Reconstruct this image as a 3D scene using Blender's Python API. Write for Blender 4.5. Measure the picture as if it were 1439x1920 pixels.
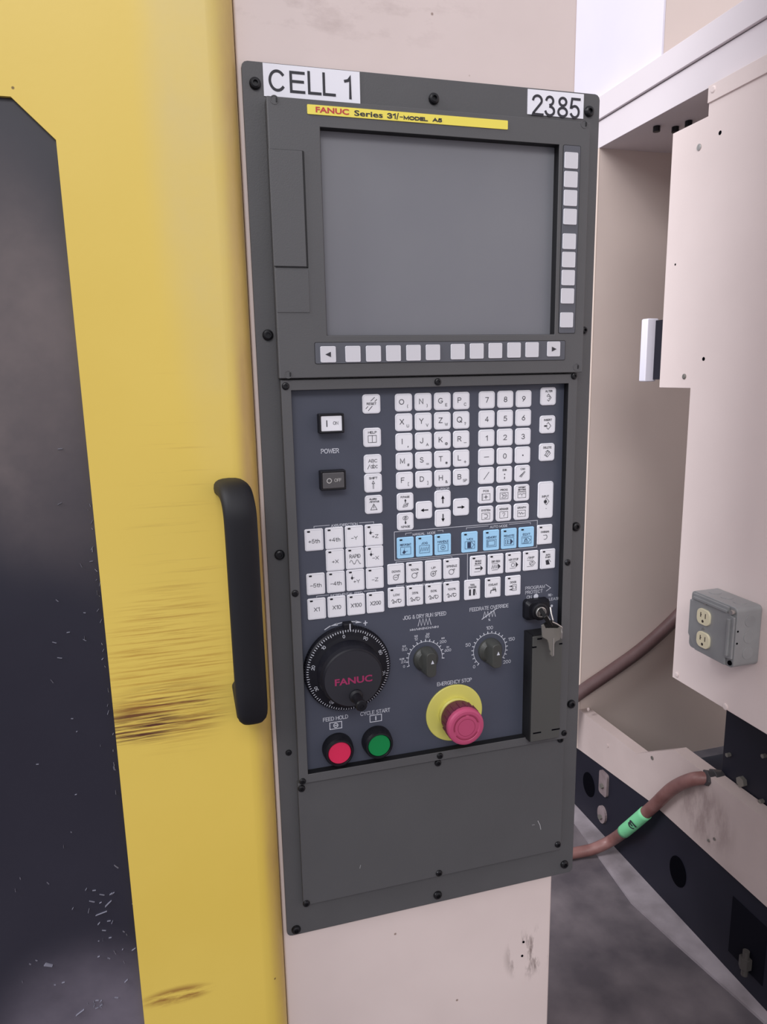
import bpy, bmesh, math, random
from mathutils import Matrix, Vector
for o in list(bpy.data.objects): bpy.data.objects.remove(o)
S = bpy.context.scene
COL = S.collection
random.seed(4)
ZT = 1.367                                   # height of the control panel's top edge above the floor

# ------------------------------------------------------------------ camera
F = 1325.55
CAM = (-0.06373602, -0.61821324, -0.24402106 + ZT)
RX = Vector((0.96198295, -0.27239754, -0.01970769))
RY = Vector((-0.07083269, -0.17915477, -0.9812677))
RZ = Vector((0.26376418, 0.94535874, -0.19163848))
cam = bpy.data.objects.new('camera', bpy.data.cameras.new('camera'))
COL.objects.link(cam)
cam.data.sensor_fit = 'HORIZONTAL'; cam.data.sensor_width = 36
cam.data.lens = F / 1439 * 36
cam.data.clip_start = .01
m = Matrix.Identity(4)
for i in range(3):
    m[i][0] = RX[i]; m[i][1] = -RY[i]; m[i][2] = -RZ[i]; m[i][3] = CAM[i]
cam.matrix_world = m
S.camera = cam

# ------------------------------------------------------------------ world, lights, exposure
S.view_settings.view_transform = 'Standard'
S.view_settings.look = 'None'
S.view_settings.gamma = 1
S.view_settings.exposure = 0.04
S.view_settings.use_curve_mapping = False
w = bpy.data.worlds.new('hall_light'); S.world = w; w.use_nodes = True
w.node_tree.nodes['Background'].inputs[0].default_value = (.93, .92, 1.0, 1)
w.node_tree.nodes['Background'].inputs[1].default_value = .62

def area(name, loc, target, sx, sy, power, col):
    l = bpy.data.lights.new(name, 'AREA'); l.shape = 'RECTANGLE'; l.size = sx; l.size_y = sy
    l.energy = power; l.color = col
    o = bpy.data.objects.new(name, l); COL.objects.link(o)
    o.location = loc
    o.rotation_euler = (Vector(target) - Vector(loc)).to_track_quat('-Z', 'Y').to_euler()
    return o
area('ceiling_light', (-1.1, -4.2, 4.3), (0.2, 0, 1.0), 3.0, 1.4, 118, (1, .97, .96))
area('ceiling_light', (-4.2, -0.4, 4.6), (0.8, .4, 1.0), 1.6, 3.0, 320, (.96, .96, 1))

# ------------------------------------------------------------------ helpers
def lin(c):
    return tuple(((v / 255) / 12.92 if v <= 10 else (((v / 255) + .055) / 1.055) ** 2.4) for v in c) + (1,)

def mat(name, rgb, rough=.5, metal=0, var=0, scale=8, bump=0, bscale=300, spec=.5, rgb2=None, stretch=(1, 1, 1), coat=0):
    M = bpy.data.materials.new(name); M.use_nodes = True
    nt = M.node_tree; N = nt.nodes; L = nt.links; b = N['Principled BSDF']
    b.inputs['Base Color'].default_value = lin(rgb)
    b.inputs['Roughness'].default_value = rough
    b.inputs['Metallic'].default_value = metal
    b.inputs['Specular IOR Level'].default_value = spec
    if coat: b.inputs['Coat Weight'].default_value = coat; b.inputs['Coat Roughness'].default_value = .15
    tc = N.new('ShaderNodeTexCoord'); mp = N.new('ShaderNodeMapping'); mp.inputs['Scale'].default_value = stretch
    L.new(tc.outputs['Object'], mp.inputs[0])
    if var or rgb2:
        n = N.new('ShaderNodeTexNoise'); n.inputs['Scale'].default_value = scale; n.inputs['Detail'].default_value = 6
        L.new(mp.outputs[0], n.inputs[0])
        r = N.new('ShaderNodeValToRGB')
        r.color_ramp.elements[0].position = .35; r.color_ramp.elements[1].position = .68
        c2 = rgb2 or tuple(max(0, v - var) for v in rgb)
        r.color_ramp.elements[0].color = lin(c2); r.color_ramp.elements[1].color = lin(rgb)
        L.new(n.outputs[0], r.inputs[0]); L.new(r.outputs[0], b.inputs['Base Color'])
        M['ramp'] = r.name
    if bump:
        n2 = N.new('ShaderNodeTexNoise'); n2.inputs['Scale'].default_value = bscale; n2.inputs['Detail'].default_value = 3
        L.new(mp.outputs[0], n2.inputs[0])
        bp = N.new('ShaderNodeBump'); bp.inputs['Strength'].default_value = bump; bp.inputs['Distance'].default_value = .001
        L.new(n2.outputs[0], bp.inputs['Height']); L.new(bp.outputs[0], b.inputs['Normal'])
    return M

def specks(M, rgb, scale=90, lo=.0, hi=.06, detail=0, region=None, dens=None):
    """adds small dirt specks (voronoi cells) over the current colour; region = (axis,min,max) list in object space"""
    nt = M.node_tree; N = nt.nodes; L = nt.links; b = N['Principled BSDF']
    tc = N.new('ShaderNodeTexCoord')
    v = N.new('ShaderNodeTexVoronoi'); v.inputs['Scale'].default_value = scale; v.inputs['Randomness'].default_value = 1
    L.new(tc.outputs['Object'], v.inputs[0])
    mr = N.new('ShaderNodeMapRange'); mr.inputs[1].default_value = hi; mr.inputs[2].default_value = hi * .6
    mr.inputs[3].default_value = 0; mr.inputs[4].default_value = 1
    L.new(v.outputs['Distance'], mr.inputs[0])
    fac = mr.outputs[0]
    sep = N.new('ShaderNodeSeparateColor'); L.new(v.outputs['Color'], sep.inputs[0])
    lt = N.new('ShaderNodeMath'); lt.operation = 'LESS_THAN'; lt.inputs[1].default_value = dens or .4
    L.new(sep.outputs[0], lt.inputs[0])
    mu = N.new('ShaderNodeMath'); mu.operation = 'MULTIPLY'; L.new(fac, mu.inputs[0]); L.new(lt.outputs[0], mu.inputs[1])
    return blend(M, rgb, mu.outputs[0])

def blend(M, rgb, fac):
    nt = M.node_tree; N = nt.nodes; L = nt.links; b = N['Principled BSDF']
    mx = N.new('ShaderNodeMix'); mx.data_type = 'RGBA'
    bc = b.inputs['Base Color']
    if bc.is_linked: L.new(bc.links[0].from_socket, mx.inputs[6])
    else: mx.inputs[6].default_value = bc.default_value
    mx.inputs[7].default_value = lin(rgb)
    L.new(fac, mx.inputs[0]); L.new(mx.outputs[2], bc)
    return M

def stain_or_light(M, rgb, centre, radius, strength=.8, stretch=(1, 1, 1), nscale=20, lo=.4, hi=.6):
    """one noisy patch, for grime and for light or shade put into the colour: centre, radii in object space"""
    nt = M.node_tree; N = nt.nodes; L = nt.links
    tc = N.new('ShaderNodeNewGeometry')
    mp = N.new('ShaderNodeMapping'); mp.vector_type = 'POINT'
    mp.inputs['Location'].default_value = tuple(-c / r for c, r in zip(centre, radius))
    mp.inputs['Scale'].default_value = tuple(1 / r for r in radius)
    L.new(tc.outputs['Position'], mp.inputs[0])
    ln = N.new('ShaderNodeVectorMath'); ln.operation = 'LENGTH'; L.new(mp.outputs[0], ln.inputs[0])
    mr = N.new('ShaderNodeMapRange'); mr.interpolation_type = 'SMOOTHSTEP'
    mr.inputs[1].default_value = 1; mr.inputs[2].default_value = .4; mr.inputs[3].default_value = 0; mr.inputs[4].default_value = 1
    L.new(ln.outputs['Value'], mr.inputs[0])
    mp2 = N.new('ShaderNodeMapping'); mp2.inputs['Scale'].default_value = stretch
    L.new(tc.outputs['Position'], mp2.inputs[0])
    n = N.new('ShaderNodeTexNoise'); n.inputs['Scale'].default_value = nscale; n.inputs['Detail'].default_value = 6; n.inputs['Roughness'].default_value = .65
    L.new(mp2.outputs[0], n.inputs[0])
    m2 = N.new('ShaderNodeMapRange'); m2.inputs[1].default_value = lo; m2.inputs[2].default_value = hi
    m2.inputs[3].default_value = 0; m2.inputs[4].default_value = strength
    L.new(n.outputs[0], m2.inputs[0])
    mu = N.new('ShaderNodeMath'); mu.operation = 'MULTIPLY'; L.new(mr.outputs[0], mu.inputs[0]); L.new(m2.outputs[0], mu.inputs[1])
    return blend(M, rgb, mu.outputs[0])

def ray(px, py):
    return RX * ((px - 719.5) / F) + RY * ((py - 960) / F) + RZ
def at(px, py, ax, val):
    """the point where a sight line meets a real plane (axis 0 = x, 1 = y, 2 = z) of the machine"""
    d = ray(px, py); k = (val - CAM[ax]) / d[ax]
    return Vector(CAM) + d * k
def F_(px, py, y=0.0):
    p = at(px, py, 1, y); return p.x, p.z
def rect(tl, tr, br, bl, y):
    a, b, c, d = (F_(*p, y) for p in (tl, tr, br, bl))
    return ((a[0] + d[0]) / 2, (b[0] + c[0]) / 2, (c[1] + d[1]) / 2, (a[1] + b[1]) / 2)   # x0,x1,z0,z1

def empty(name, loc, label=None, cat=None, group=None):
    o = bpy.data.objects.new(name, None); COL.objects.link(o); o.location = loc
    o.empty_display_size = .02
    tag(o, label, cat, group); return o
def tag(o, label=None, cat=None, group=None, kind=None):
    if label: o['label'] = label
    if cat: o['category'] = cat
    if group: o['group'] = group
    if kind: o['kind'] = kind
    return o
def wloc(o):
    v = Vector(o.location)
    while o.parent: o = o.parent; v += Vector(o.location)
    return v
def obj(name, bm, m, parent=None, label=None, loc=None, smooth=False, bevel=0, seg=2):
    """bm in world coordinates relative to loc (default: the parent's place)"""
    if isinstance(bm, bpy.types.Mesh): me = bm
    else:
        bmesh.ops.recalc_face_normals(bm, faces=bm.faces)
        me = bpy.data.meshes.new(name)
        if loc is None and parent is not None:
            bmesh.ops.translate(bm, vec=-wloc(parent), verts=bm.verts)
        elif loc is not None:
            pass
        bm.to_mesh(me); bm.free()
    if not me.materials:
        for mm in (m if isinstance(m, (list, tuple)) else [m]): me.materials.append(mm)
    if smooth:
        me.shade_smooth() if hasattr(me, 'shade_smooth') else [setattr(p, 'use_smooth', True) for p in me.polygons]
    o = bpy.data.objects.new(name, me); COL.objects.link(o)
    if parent is not None:
        o.parent = parent
    if loc is not None:
        o.location = Vector(loc) - (wloc(parent) if parent is not None else Vector((0, 0, 0)))
    if label: o['label'] = label
    if bevel:
        b = o.modifiers.new('bevel', 'BEVEL'); b.width = bevel; b.segments = seg; b.limit_method = 'ANGLE'; b.angle_limit = .6
        if not smooth:
            for p in me.polygons: p.use_smooth = True
            b.harden_normals = True
    return o
def BM(): return bmesh.new()
def box(bm, x0, x1, y0, y1, z0, z1):
    v = [bm.verts.new((x, y, z)) for x in (x0, x1) for y in (y0, y1) for z in (z0, z1)]
    for f in ((0, 1, 3, 2), (4, 6, 7, 5), (0, 4, 5, 1), (2, 3, 7, 6), (0, 2, 6, 4), (1, 5, 7, 3)):
        bm.faces.new([v[i] for i in f])
    return bm
def prism(bm, pts, a0, a1, ax=1):
    """outline pts in the two other axes, extruded along ax"""
    def P(p, a):
        return {0: (a, p[0], p[1]), 1: (p[0], a, p[1]), 2: (p[0], p[1], a)}[ax]
    A = [bm.verts.new(P(p, a0)) for p in pts]; B = [bm.verts.new(P(p, a1)) for p in pts]
    bm.faces.new(A); bm.faces.new(B[::-1]); n = len(pts)
    for i in range(n): bm.faces.new((A[i], A[(i + 1) % n], B[(i + 1) % n], B[i]))
    return bm
def rrect(x0, x1, z0, z1, r, n=4):
    pts = []
    for cx, cz, a in ((x1 - r, z1 - r, 0), (x0 + r, z1 - r, 90), (x0 + r, z0 + r, 180), (x1 - r, z0 + r, 270)):
        for i in range(n + 1):
            t = math.radians(a + 90 * i / n); pts.append((cx + r * math.cos(t), cz + r * math.sin(t)))
    return pts
def circ(cx, cz, r, n=32, a0=0):
    return [(cx + r * math.cos(a0 + 2 * math.pi * i / n), cz + r * math.sin(a0 + 2 * math.pi * i / n)) for i in range(n)]
def loft(bm, rings, cap0=True, cap1=True):
    R = [[bm.verts.new(p) for p in r] for r in rings]; n = len(R[0])
    for a, b in zip(R, R[1:]):
        for i in range(n): bm.faces.new((a[i], a[(i + 1) % n], b[(i + 1) % n], b[i]))
    if cap0: bm.faces.new(R[0])
    if cap1: bm.faces.new(R[-1][::-1])
    return bm
def lathe(bm, cx, cz, prof, n=40, cap0=True, cap1=True):
    """prof = (radius, y) list, axis along y"""
    return loft(bm, [[(x, y, z) for x, z in circ(cx, cz, r, n)] for r, y in prof], cap0, cap1)
def frame(bm, o, i, y0, y1, ym=None):
    """rectangular ring: outer o, inner i = (x0,x1,z0,z1), front y0, back y1"""
    def c(q, y): return [(q[0], y, q[2]), (q[1], y, q[2]), (q[1], y, q[3]), (q[0], y, q[3])]
    A = [bm.verts.new(p) for p in c(o, y0)]; B = [bm.verts.new(p) for p in c(i, y0)]
    C = [bm.verts.new(p) for p in c(i, y1)]; D = [bm.verts.new(p) for p in c(o, y1)]
    for k in range(4):
        l = (k + 1) % 4
        bm.faces.new((A[k], A[l], B[l], B[k])); f = bm.faces.new((B[k], B[l], C[l], C[k]))
        bm.faces.new((C[k], C[l], D[l], D[k])); bm.faces.new((D[k], D[l], A[l], A[k]))
        f.material_index = 1 if ym else 0
    return bm
def tube(bm, pts, r, n=14, ry=None, up=Vector((0, 0, 1))):
    """r may be a list; ry gives an oval section"""
    pts = [Vector(p) for p in pts]; rings = []
    for i, p in enumerate(pts):
        t = (pts[min(i + 1, len(pts) - 1)] - pts[max(i - 1, 0)]).normalized()
        s = t.cross(up)
        if s.length < 1e-4: s = t.cross(Vector((0, 1, 0)))
        s.normalize(); u = s.cross(t).normalized()
        ra = r[i] if isinstance(r, (list, tuple)) else r
        rb = (ry[i] if isinstance(ry, (list, tuple)) else ry) if ry else ra
        rings.append([p + s * ra * math.cos(2 * math.pi * k / n) + u * rb * math.sin(2 * math.pi * k / n) for k in range(n)])
    return loft(bm, rings)
def spline(pts, n=8):
    pts = [Vector(p) for p in pts]; out = []
    for i in range(len(pts) - 1):
        p0 = pts[max(i - 1, 0)]; p1 = pts[i]; p2 = pts[i + 1]; p3 = pts[min(i + 2, len(pts) - 1)]
        for k in range(n):
            t = k / n
            out.append(.5 * ((2 * p1) + (p2 - p0) * t + (2 * p0 - 5 * p1 + 4 * p2 - p3) * t * t + (-p0 + 3 * p1 - 3 * p2 + p3) * t ** 3))
    out.append(pts[-1]); return out

# ---- flat print: lettering and symbols as a flat mesh in the x-z plane
_tc = {}
def text_mesh(s, off=0.0, shear=0.0):
    k = (s, off, shear)
    if k not in _tc:
        c = bpy.data.curves.new('t', 'FONT'); c.body = s; c.size = 1; c.resolution_u = 3
        c.offset = off; c.shear = shear
        o = bpy.data.objects.new('t', c); COL.objects.link(o)
        dg = bpy.context.evaluated_depsgraph_get()
        me = bpy.data.meshes.new_from_object(o.evaluated_get(dg))
        co = [tuple(v.co) for v in me.vertices]; fs = [tuple(p.vertices) for p in me.polygons]
        bpy.data.objects.remove(o); bpy.data.curves.remove(c); bpy.data.meshes.remove(me)
        _tc[k] = (co, fs)
    return _tc[k]
def _arc(cx, cz, rx, rz, a0, a1, n=10):
    return [(cx + rx * math.cos(math.radians(a0 + (a1 - a0) * i / n)), cz + rz * math.sin(math.radians(a0 + (a1 - a0) * i / n))) for i in range(n + 1)]
# one-pen lettering: width and pen lines of each sign, cap height 1
PEN = {
 'A': (.78, [[(0, 0), (.39, 1), (.78, 0)], [(.13, .34), (.65, .34)]]),
 'B': (.64, [[(0, 0), (0, 1), (.34, 1)] + _arc(.34, .76, .26, .24, 90, -90, 8) + [(0, .52)], [(.34, .52)] + _arc(.36, .26, .28, .26, 90, -90, 8) + [(0, 0)]]),
 'C': (.76, [_arc(.42, .5, .42, .5, 42, 318, 16)]),
 'D': (.70, [[(0, 0), (0, 1), (.28, 1)] + _arc(.28, .5, .42, .5, 90, -90, 12) + [(0, 0)]]),
 'E': (.58, [[(.58, 1), (0, 1), (0, 0), (.58, 0)], [(0, .52), (.52, .52)]]),
 'F': (.56, [[(.56, 1), (0, 1), (0, 0)], [(0, .52), (.50, .52)]]),
 'G': (.78, [_arc(.42, .5, .42, .5, 45, 330, 16) + [(.80, .42), (.46, .42)]]),
 'H': (.68, [[(0, 0), (0, 1)], [(.68, 0), (.68, 1)], [(0, .52), (.68, .52)]]),
 'I': (.06, [[(.03, 0), (.03, 1)]]),
 'J': (.50, [[(.50, 1), (.50, .26)] + _arc(.25, .26, .25, .26, 0, -180, 8)]),
 'K': (.66, [[(0, 0), (0, 1)], [(.62, 1), (0, .38)], [(.22, .60), (.66, 0)]]),
 'L': (.54, [[(0, 1), (0, 0), (.54, 0)]]),
 'M': (.80, [[(0, 0), (0, 1), (.40, .1), (.80, 1), (.80, 0)]]),
 'N': (.68, [[(0, 0), (0, 1), (.68, 0), (.68, 1)]]),
 'O': (.86, [_arc(.43, .5, .43, .5, 0, 360, 20)]),
 'P': (.62, [[(0, 0), (0, 1), (.34, 1)] + _arc(.34, .74, .28, .26, 90, -90, 8) + [(0, .48)]]),
 'Q': (.86, [_arc(.43, .5, .43, .5, 0, 360, 20), [(.52, .26), (.84, -.04)]]),
 'R': (.66, [[(0, 0), (0, 1), (.34, 1)] + _arc(.34, .75, .28, .25, 90, -90, 8) + [(0, .50)], [(.32, .50), (.66, 0)]]),
 'S': (.62, [_arc(.31, .75, .27, .25, 30, 270, 10) + _arc(.31, .26, .31, .26, 90, -150, 10)]),
 'T': (.66, [[(0, 1), (.66, 1)], [(.33, 1), (.33, 0)]]),
 'U': (.68, [[(0, 1), (0, .32)] + _arc(.34, .32, .34, .32, 180, 360, 10) + [(.68, 1)]]),
 'V': (.74, [[(0, 1), (.37, 0), (.74, 1)]]),
 'W': (.98, [[(0, 1), (.24, 0), (.49, .9), (.74, 0), (.98, 1)]]),
 'X': (.70, [[(0, 0), (.70, 1)], [(0, 1), (.70, 0)]]),
 'Y': (.72, [[(0, 1), (.36, .46), (.72, 1)], [(.36, .46), (.36, 0)]]),
 'Z': (.66, [[(0, 1), (.66, 1), (0, 0), (.66, 0)]]),
 '0': (.60, [_arc(.30, .5, .30, .5, 0, 360, 18)]),
 '1': (.30, [[(0, .78), (.28, 1), (.28, 0)]]),
 '2': (.60, [_arc(.30, .70, .29, .30, 165, -35, 10) + [(0, 0), (.60, 0)]]),
 '3': (.60, [_arc(.28, .75, .26, .25, 160, -90, 9), [(.28, .5)] + _arc(.29, .26, .30, .26, 80, -160, 10)]),
 '4': (.62, [[(.46, 0), (.46, 1), (0, .28), (.62, .28)]]),
 '5': (.60, [[(.54, 1), (.12, 1), (.05, .54)] + _arc(.28, .32, .31, .32, 130, -150, 11)]),
 '6': (.60, [[(.48, 1), (.10, .52)] + _arc(.30, .30, .29, .30, 140, -220, 14)]),
 '7': (.58, [[(0, 1), (.58, 1), (.20, 0)]]),
 '8': (.58, [_arc(.29, .76, .25, .24, 0, 360, 14), _arc(.29, .27, .29, .27, 0, 360, 14)]),
 '9': (.60, [[(.12, 0), (.50, .48)] + _arc(.30, .70, .29, .30, -40, 320, 14)]),
 '.': (.08, [[(.02, 0), (.06, .06)]]), '-': (.50, [[(0, .46), (.50, .46)]]), '+': (.56, [[(0, .44), (.56, .44)], [(.28, .16), (.28, .72)]]),
 '/': (.50, [[(0, -.05), (.50, 1.05)]]), '(': (.22, [_arc(.55, .5, .5, .75, 135, 225, 8)]), ')': (.22, [_arc(-.30, .5, .5, .75, 45, -45, 8)]),
 '[': (.24, [[(.24, 1.1), (0, 1.1), (0, -.1), (.24, -.1)]]), ']': (.24, [[(0, 1.1), (.24, 1.1), (.24, -.1), (0, -.1)]]),
 '%': (.80, [[(.1, 0), (.70, 1)], _arc(.16, .8, .15, .18, 0, 360, 8), _arc(.64, .2, .15, .18, 0, 360, 8)]),
 '&': (.74, [[(.74, 0), (.12, .76)] + _arc(.30, .80, .18, .20, 180, 0, 6) + [(.08, .40)] + _arc(.32, .24, .28, .24, 150, 350, 8) + [(.72, .46)]]),
 '?': (.50, [_arc(.25, .75, .25, .25, 170, -60, 8) + [(.25, .40), (.25, .26)], [(.25, .06), (.25, 0)]]),
 '#': (.66, [[(.14, 0), (.26, 1)], [(.42, 0), (.54, 1)], [(0, .34), (.64, .34)], [(.04, .68), (.66, .68)]]),
 '@': (.90, [_arc(.45, .5, .45, .5, -50, 300, 16), _arc(.45, .5, .2, .24, 0, 360, 10)]),
 ' ': (.26, []),
 'a': (.50, [_arc(.25, .33, .25, .33, 0, 360, 12), [(.50, .66), (.50, 0)]]), 'b': (.50, [[(0, 1), (0, 0)], _arc(.25, .33, .25, .33, 0, 360, 12)]),
 'c': (.48, [_arc(.27, .33, .27, .33, 45, 315, 10)]), 't': (.34, [[(.14, .95), (.14, .12), (.22, 0), (.34, 0)], [(0, .68), (.34, .68)]]),
 'h': (.46, [[(0, 1), (0, 0)], [(0, .44)] + _arc(.23, .43, .23, .23, 180, 0, 8) + [(.46, 0)]]),
}
def pen_layout(t, gap=.20):
    x = 0; out = []; hi = 0
    for ch in t:
        w_, ls = PEN[ch]
        for l in ls: out.append([(x + a, b) for a, b in l])
        x += w_ + gap
    return out, x - gap
class Print:
    """coordinates in metres in the x-z plane around (0,0); u scales the numbers given"""
    def __init__(s, u=.001, y=0.0): s.bm = BM(); s.u = u; s.y = y; s.k = 0
    def _v(s, x, z): return s.bm.verts.new((x * s.u, s.y - s.k * 6e-6, z * s.u))
    def poly(s, pts): s.bm.faces.new([s._v(*p) for p in pts]); return s
    def line(s, pts, t=.35, close=False):
        """one mitred ribbon per pen line, so that no two faces lie on top of each other"""
        q = [pts[0]]
        for p in pts[1:]:
            if math.hypot(p[0] - q[-1][0], p[1] - q[-1][1]) > 1e-7: q.append(p)
        if len(q) < 2: return s
        if math.hypot(q[0][0] - q[-1][0], q[0][1] - q[-1][1]) < 1e-6 and len(q) > 3: close = True; q.pop()
        n = len(q); s.k = (s.k + 1) % 12; L = []
        def nd(a, b):
            d = math.hypot(b[0] - a[0], b[1] - a[1]); return ((b[0] - a[0]) / d, (b[1] - a[1]) / d)
        for i, p in enumerate(q):
            d0 = nd(q[i - 1], p) if (i > 0 or close) else None
            d1 = nd(p, q[(i + 1) % n]) if (i < n - 1 or close) else None
            ex = 0
            if d0 is None: d0 = d1; ex = -1
            if d1 is None: d1 = d0; ex = 1
            nx, nz = -(d0[1] + d1[1]), d0[0] + d1[0]; m_ = math.hypot(nx, nz)
            if m_ < .35: nx, nz = -d1[1], d1[0]; k = 1
            else: nx /= m_; nz /= m_; k = 1 / max(.45, nx * -d1[1] + nz * d1[0])
            h = t / 2; cx, cz = p[0] + d1[0] * h * ex, p[1] + d1[1] * h * ex
            L.append((s._v(cx + nx * h * k, cz + nz * h * k), s._v(cx - nx * h * k, cz - nz * h * k)))
        for i in range(n if close else n - 1):
            a, b = L[i], L[(i + 1) % n]
            try: s.bm.faces.new((a[0], b[0], b[1], a[1]))
            except ValueError: pass
        return s
    def ring(s, x, z, r, t=.35, n=20, a0=0, a1=360):
        s.line([(x + r * math.cos(math.radians(a0 + (a1 - a0) * i / n)), z + r * math.sin(math.radians(a0 + (a1 - a0) * i / n))) for i in range(n + 1)], t); return s
    def disc(s, x, z, r, n=16): return s.poly(circ(x, z, r, n))
    def text(s, t, x, z, h, w=None, off=0.0, rot=0, shear=0.0, hc=None, pen=None):
        """centred at (x,z), cap height h, total width w if given"""
        if (pen or (off < .01 and shear == 0)) and all(c in PEN for c in t):
            ls, tw = pen_layout(t)
            hh = .66 if t in ('abc',) else 1.0
            sz = h / hh; pen = pen or (max(h * .118, .36 * .001 / s.u) + (.00010 / s.u if off else 0))
            sx = ((w - pen) / tw) if w else sz
            ca, sa = math.cos(math.radians(rot)), math.sin(math.radians(rot))
            for l in ls:
                q = []
                for a, b in l:
                    a = (a - tw / 2) * sx; b = (b - hh / 2) * (sz - pen)
                    q.append((x + a * ca - b * sa, z + a * sa + b * ca))
                s.line(q, pen)
            return s
        co, fs = text_mesh(t, off, shear)
        if not co: return s
        x0 = min(c[0] for c in co); x1 = max(c[0] for c in co)
        y0, y1 = (min(c[1] for c in co), max(c[1] for c in co)) if hc is None else hc
        sz = h / max(y1 - y0, .001); sx = (w / (x1 - x0)) if w else sz
        ca, sa = math.cos(math.radians(rot)), math.sin(math.radians(rot))
        vs = []
        for c in co:
            a = (c[0] - (x0 + x1) / 2) * sx; b = (c[1] - (y0 + y1) / 2) * sz
            vs.append(s._v(x + a * ca - b * sa, z + a * sa + b * ca))
        for f in fs:
            try: s.bm.faces.new([vs[i] for i in f])
            except ValueError: pass
        return s
    def make(s, name, m, parent, loc, label=None):
        for f in s.bm.faces: f.normal_update()
        fl = [f for f in s.bm.faces if f.normal.y > 0]
        bmesh.ops.reverse_faces(s.bm, faces=fl)
        me = bpy.data.meshes.new(name); s.bm.to_mesh(me); s.bm.free(); me.materials.append(m)
        o = bpy.data.objects.new(name, me); COL.objects.link(o)
        o.parent = parent
        o.location = Vector(loc) - (wloc(parent) if parent is not None else Vector((0, 0, 0)))
        if label: o['label'] = label
        return o
CAPH = (0.0, .73)      # glyph box used when several strings must share one cap height

# ------------------------------------------------------------------ materials
PLATE = mat('charcoal_plate_paint', (84, 84, 86), .52, var=4, scale=14, bump=.12, bscale=900)
BEZ = mat('charcoal_bezel_plastic', (85, 85, 87), .55, var=3, scale=10, bump=.1, bscale=900)
COVER = mat('charcoal_cover_paint', (83, 83, 85), .5, var=4, scale=9, bump=.1, bscale=900)
EDGE = mat('black_gasket_and_shade', (14, 14, 18), .6)
MEMB = mat('blue_grey_membrane', (73, 77, 91), .5, var=3, scale=12, bump=.05, bscale=700)
BLACK = mat('black_plastic', (14, 14, 21), .5, spec=.35)
BLACKS = mat('black_screw_steel', (22, 22, 26), .35, metal=.3)
WHEELB = mat('black_wheel_plastic', (14, 14, 23), .5, spec=.3)
CAPM = mat('dark_wheel_cap', (38, 38, 45), .5)
KEYW = mat('white_key_film', (236, 236, 242), .45)
KEYE = mat('key_edge_film', (205, 206, 216), .45)
KEYB = mat('light_blue_key_film', (166, 216, 250), .45)
SOFT = mat('grey_soft_key', (208, 207, 213), .5)
STRIP = mat('soft_key_strip_film', (86, 88, 96), .5)
INK = mat('dark_ink', (44, 44, 52), .6)
INKB = mat('blue_ink', (45, 62, 92), .6)
WINK = mat('white_ink', (205, 208, 218), .6)
SCREEN = mat('matte_display_glass', (124, 125, 130), .42, rgb2=(116, 117, 124), scale=5)
YLAB = mat('yellow_name_strip', (238, 222, 92), .45)
RINK = mat('red_ink', (190, 55, 60), .5)
MAG = mat('magenta_ink', (150, 42, 88), .5)
STICK = mat('white_sticker', (236, 236, 244), .4)
YDISC = mat('yellow_stop_plate', (216, 209, 108), .45)
ESTOP = mat('faded_red_mushroom', (178, 72, 108), .42)
ESTOPD = mat('dark_maroon_collar', (98, 34, 60), .45)
REDB = mat('red_push_button', (214, 40, 84), .4)
GRNB = mat('green_push_button', (0, 128, 66), .4)
OLIVE = mat('dark_olive_knob', (60, 61, 58), .48)
SLOT = mat('olive_slot_cover', (72, 72, 70), .52)
STEEL = mat('nickel_steel', (190, 188, 184), .28, metal=.9)
STEELD = mat('dull_key_steel', (135, 132, 126), .42, metal=.6)
BEIGE = mat('beige_machine_paint', (222, 207, 203), .5, var=8, scale=7, bump=.05, bscale=120)
specks(BEIGE, (150, 128, 120), 28, hi=.05, dens=.5)
stain_or_light(BEIGE, (178, 160, 156), (.07, 0, ZT + .055), (.17, .3, .05), .45, nscale=38, stretch=(.6, 1, 1.4), lo=.52, hi=.7)
stain_or_light(BEIGE, (120, 104, 100), (.27, 0, ZT - .89), (.035, .3, .04), .9, stretch=(2.4, 1, .7), nscale=28, lo=.5, hi=.62)
BEIGE2 = mat('beige_enclosure_paint', (237, 222, 218), .5, var=7, scale=4, bump=.05, bscale=120)
specks(BEIGE2, (150, 130, 125), 11, hi=.03, dens=.5)
BEIGE3 = mat('grimy_beige_paint', (196, 180, 176), .5, var=14, scale=5, bump=.05, bscale=120)
stain_or_light(BEIGE3, (120, 100, 98), (.85, .40, ZT - 1.09), (.2, .10, .08), .5, stretch=(1, 3, 1), nscale=14)
LITE = mat('white_panel_paint', (226, 221, 232), .45, var=4, scale=6)
BEAMM = mat('pale_beam_paint', (226, 218, 222), .5, var=4, scale=4)
JAMB = mat('taupe_inner_paint', (222, 206, 198), .5, var=8, scale=3)
WSENS = mat('white_sensor_plastic', (238, 236, 248), .4)
NAVY = mat('black_base_paint', (31, 31, 43), .5, var=7, scale=6, spec=.3)
HOLE = mat('black_void', (4, 4, 10), .9, spec=.05)
HOSE = mat('brown_conduit_rubber', (134, 96, 92), .45, var=22, scale=30)
HOSE2 = mat('dark_plum_conduit', (98, 76, 76), .5, var=12, scale=20)
GTAPE = mat('mint_green_tape', (120, 205, 150), .5)
GALV = mat('galvanised_steel', (158, 160, 161), .38, metal=.25, var=12, scale=20)
IVORY = mat('ivory_receptacle', (232, 224, 192), .4)
CONC = mat('worn_concrete', (108, 100, 104), .75, rgb2=(74, 68, 74), scale=9, bump=.5, bscale=60)
specks(CONC, (165, 158, 160), 22, hi=.07, dens=.3)
PAD = mat('pale_concrete_edge', (165, 156, 162), .7, rgb2=(120, 112, 116), scale=10, bump=.4, bscale=50)
HANDLE = mat('black_handle_plastic', (22, 22, 27), .6, spec=.3)
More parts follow.
